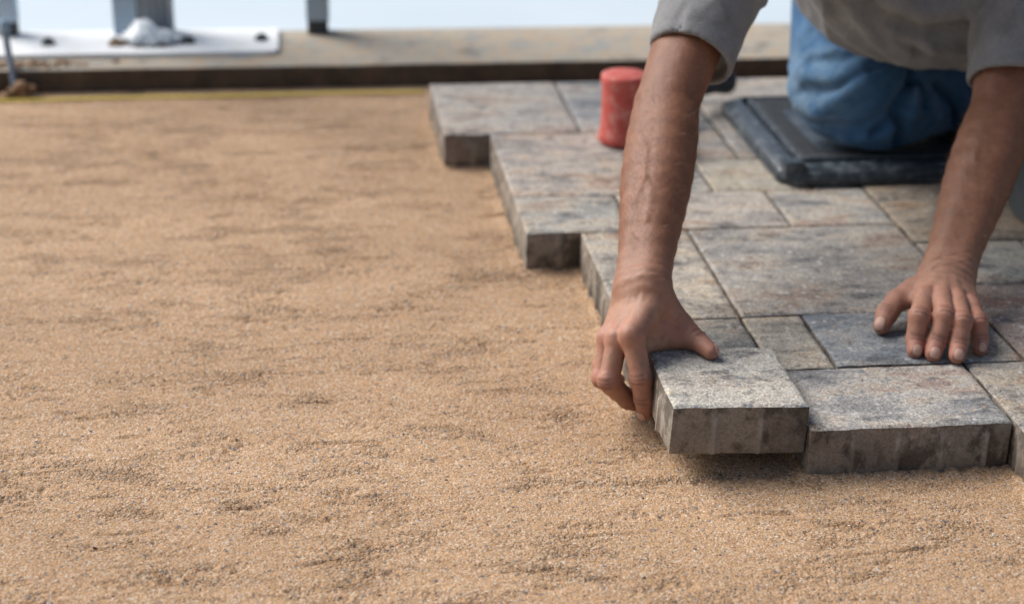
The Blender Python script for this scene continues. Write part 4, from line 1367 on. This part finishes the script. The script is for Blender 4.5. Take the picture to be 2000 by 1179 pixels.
def jean_worn(V):
    w = 0.75 * np.exp(-((V - V3(36.5, 80, 11)) ** 2 / np.array([5.0, 9, 8]) ** 2).sum(1))
    for pts, wd, amp in jf:
        if amp > 0.7:
            m = None
            for a, b in zip(pts, pts[1:]):
                e = Cap(a, b, 0)(V)
                m = e if m is None else np.minimum(m, e)
            w += 0.55 * np.exp(-(m / 0.55) ** 2)
    return np.clip(w, 0, 1)
jeans_sdf = Body(Cut(jean_core, [(V3(0, 0, 3.15), V3(0, 0, -1))]), jf, (), jean_extra)
cloth('jeans', jeans_sdf, (28, 68, 2), (92, 124, 52), 0.36, M_jeans,
      jean_worn)
for side, (a, b) in enumerate((((68, 101, 6.5), (75, 110, 4.8)), ((82, 107, 6.5), (88, 117, 4.8)))):
    a, b = V3(*a), V3(*b)
    s = Body(Un(2.0, Cap(a, b, 4.6, 4.0), Cap(b, b + (b - a) * 0.7, 4.2, 3.4)))
    cloth('shoe', s, (60, 92, -1), (100, 130, 14), 0.6, M_shoe)
hair_sdf = Body(Cut(Ell(HEAD - fd * 0.6 + fu * 0.5, (8.1, 9.9, 9.6), RM), [(hd(0, 5.2, 1), fd - 0.35 * fu), (hd(0, -2, -5.5), -fu + 0.2 * fd)]), (), (), lambda P, d: d - 0.35 * noise3(P * 0.9, 91) - 0.15 * noise3(P * 2.3, 92))
cloth('hair', hair_sdf, (22, 32, 40), (50, 64, 72), 0.5, M_hair)

# fine hairs standing off the forearms
def arm_hair():
    vs, fs = [], []
    for w, e in ((WL, EL), (WR, ER)):
        ax = (e - w) / np.linalg.norm(e - w)
        n = 2600
        t = 0.12 + 0.9 * RNG.random(n)
        c = w + (e - w) * t[:, None]
        a = RNG.random(n) * 2 * np.pi
        u = np.cross(ax, V3(0, 0, 1)); u /= np.linalg.norm(u)
        v = np.cross(ax, u)
        dr = np.cos(a)[:, None] * u + np.sin(a)[:, None] * v
        r = np.full(n, 6.5)
        p = c + dr * r[:, None]
        for _ in range(14):
            p = p - dr * (person_sdf(p) * 0.8)[:, None]
        p -= dr * 0.05
        ok = np.linalg.norm(p - c, axis=1) < 6.4
        for q, dd in zip(p[ok], dr[ok]):
            L = RNG.uniform(0.6, 1.3)
            lean = dd * 0.75 - ax * RNG.uniform(0.2, 0.9) + RNG.normal(0, 0.3, 3)
            lean /= np.linalg.norm(lean)
            s = np.cross(lean, dd); s /= np.linalg.norm(s) + 1e-6
            m = q + lean * L * 0.5
            tip = m + (lean - dd * 0.35 - ax * 0.3) * L * 0.5
            k = len(vs)
            wd = 0.009
            vs += [q - s * wd, q + s * wd, m + s * wd * 0.8, m - s * wd * 0.8, tip]
            fs += [(k, k + 1, k + 2), (k, k + 2, k + 3), (k + 3, k + 2, k + 4)]
    me = mesh_np('arm_hair', np.array(vs) - ORG, np.array(fs), False)
    o = link('arm_hair', me, M_fuzz, person)
    o['kind'] = 'stuff'
arm_hair()

# ------------------------------------------------------------------ centimetres to metres
done = set()
for o in list(scn.objects):
    if o.type in ('CAMERA', 'LIGHT'):
        continue
    o.location = o.location * S
    if o.type == 'MESH' and o.data.name not in done:
        done.add(o.data.name)
        o.data.transform(Matrix.Scale(S, 4))
        o.data.update()
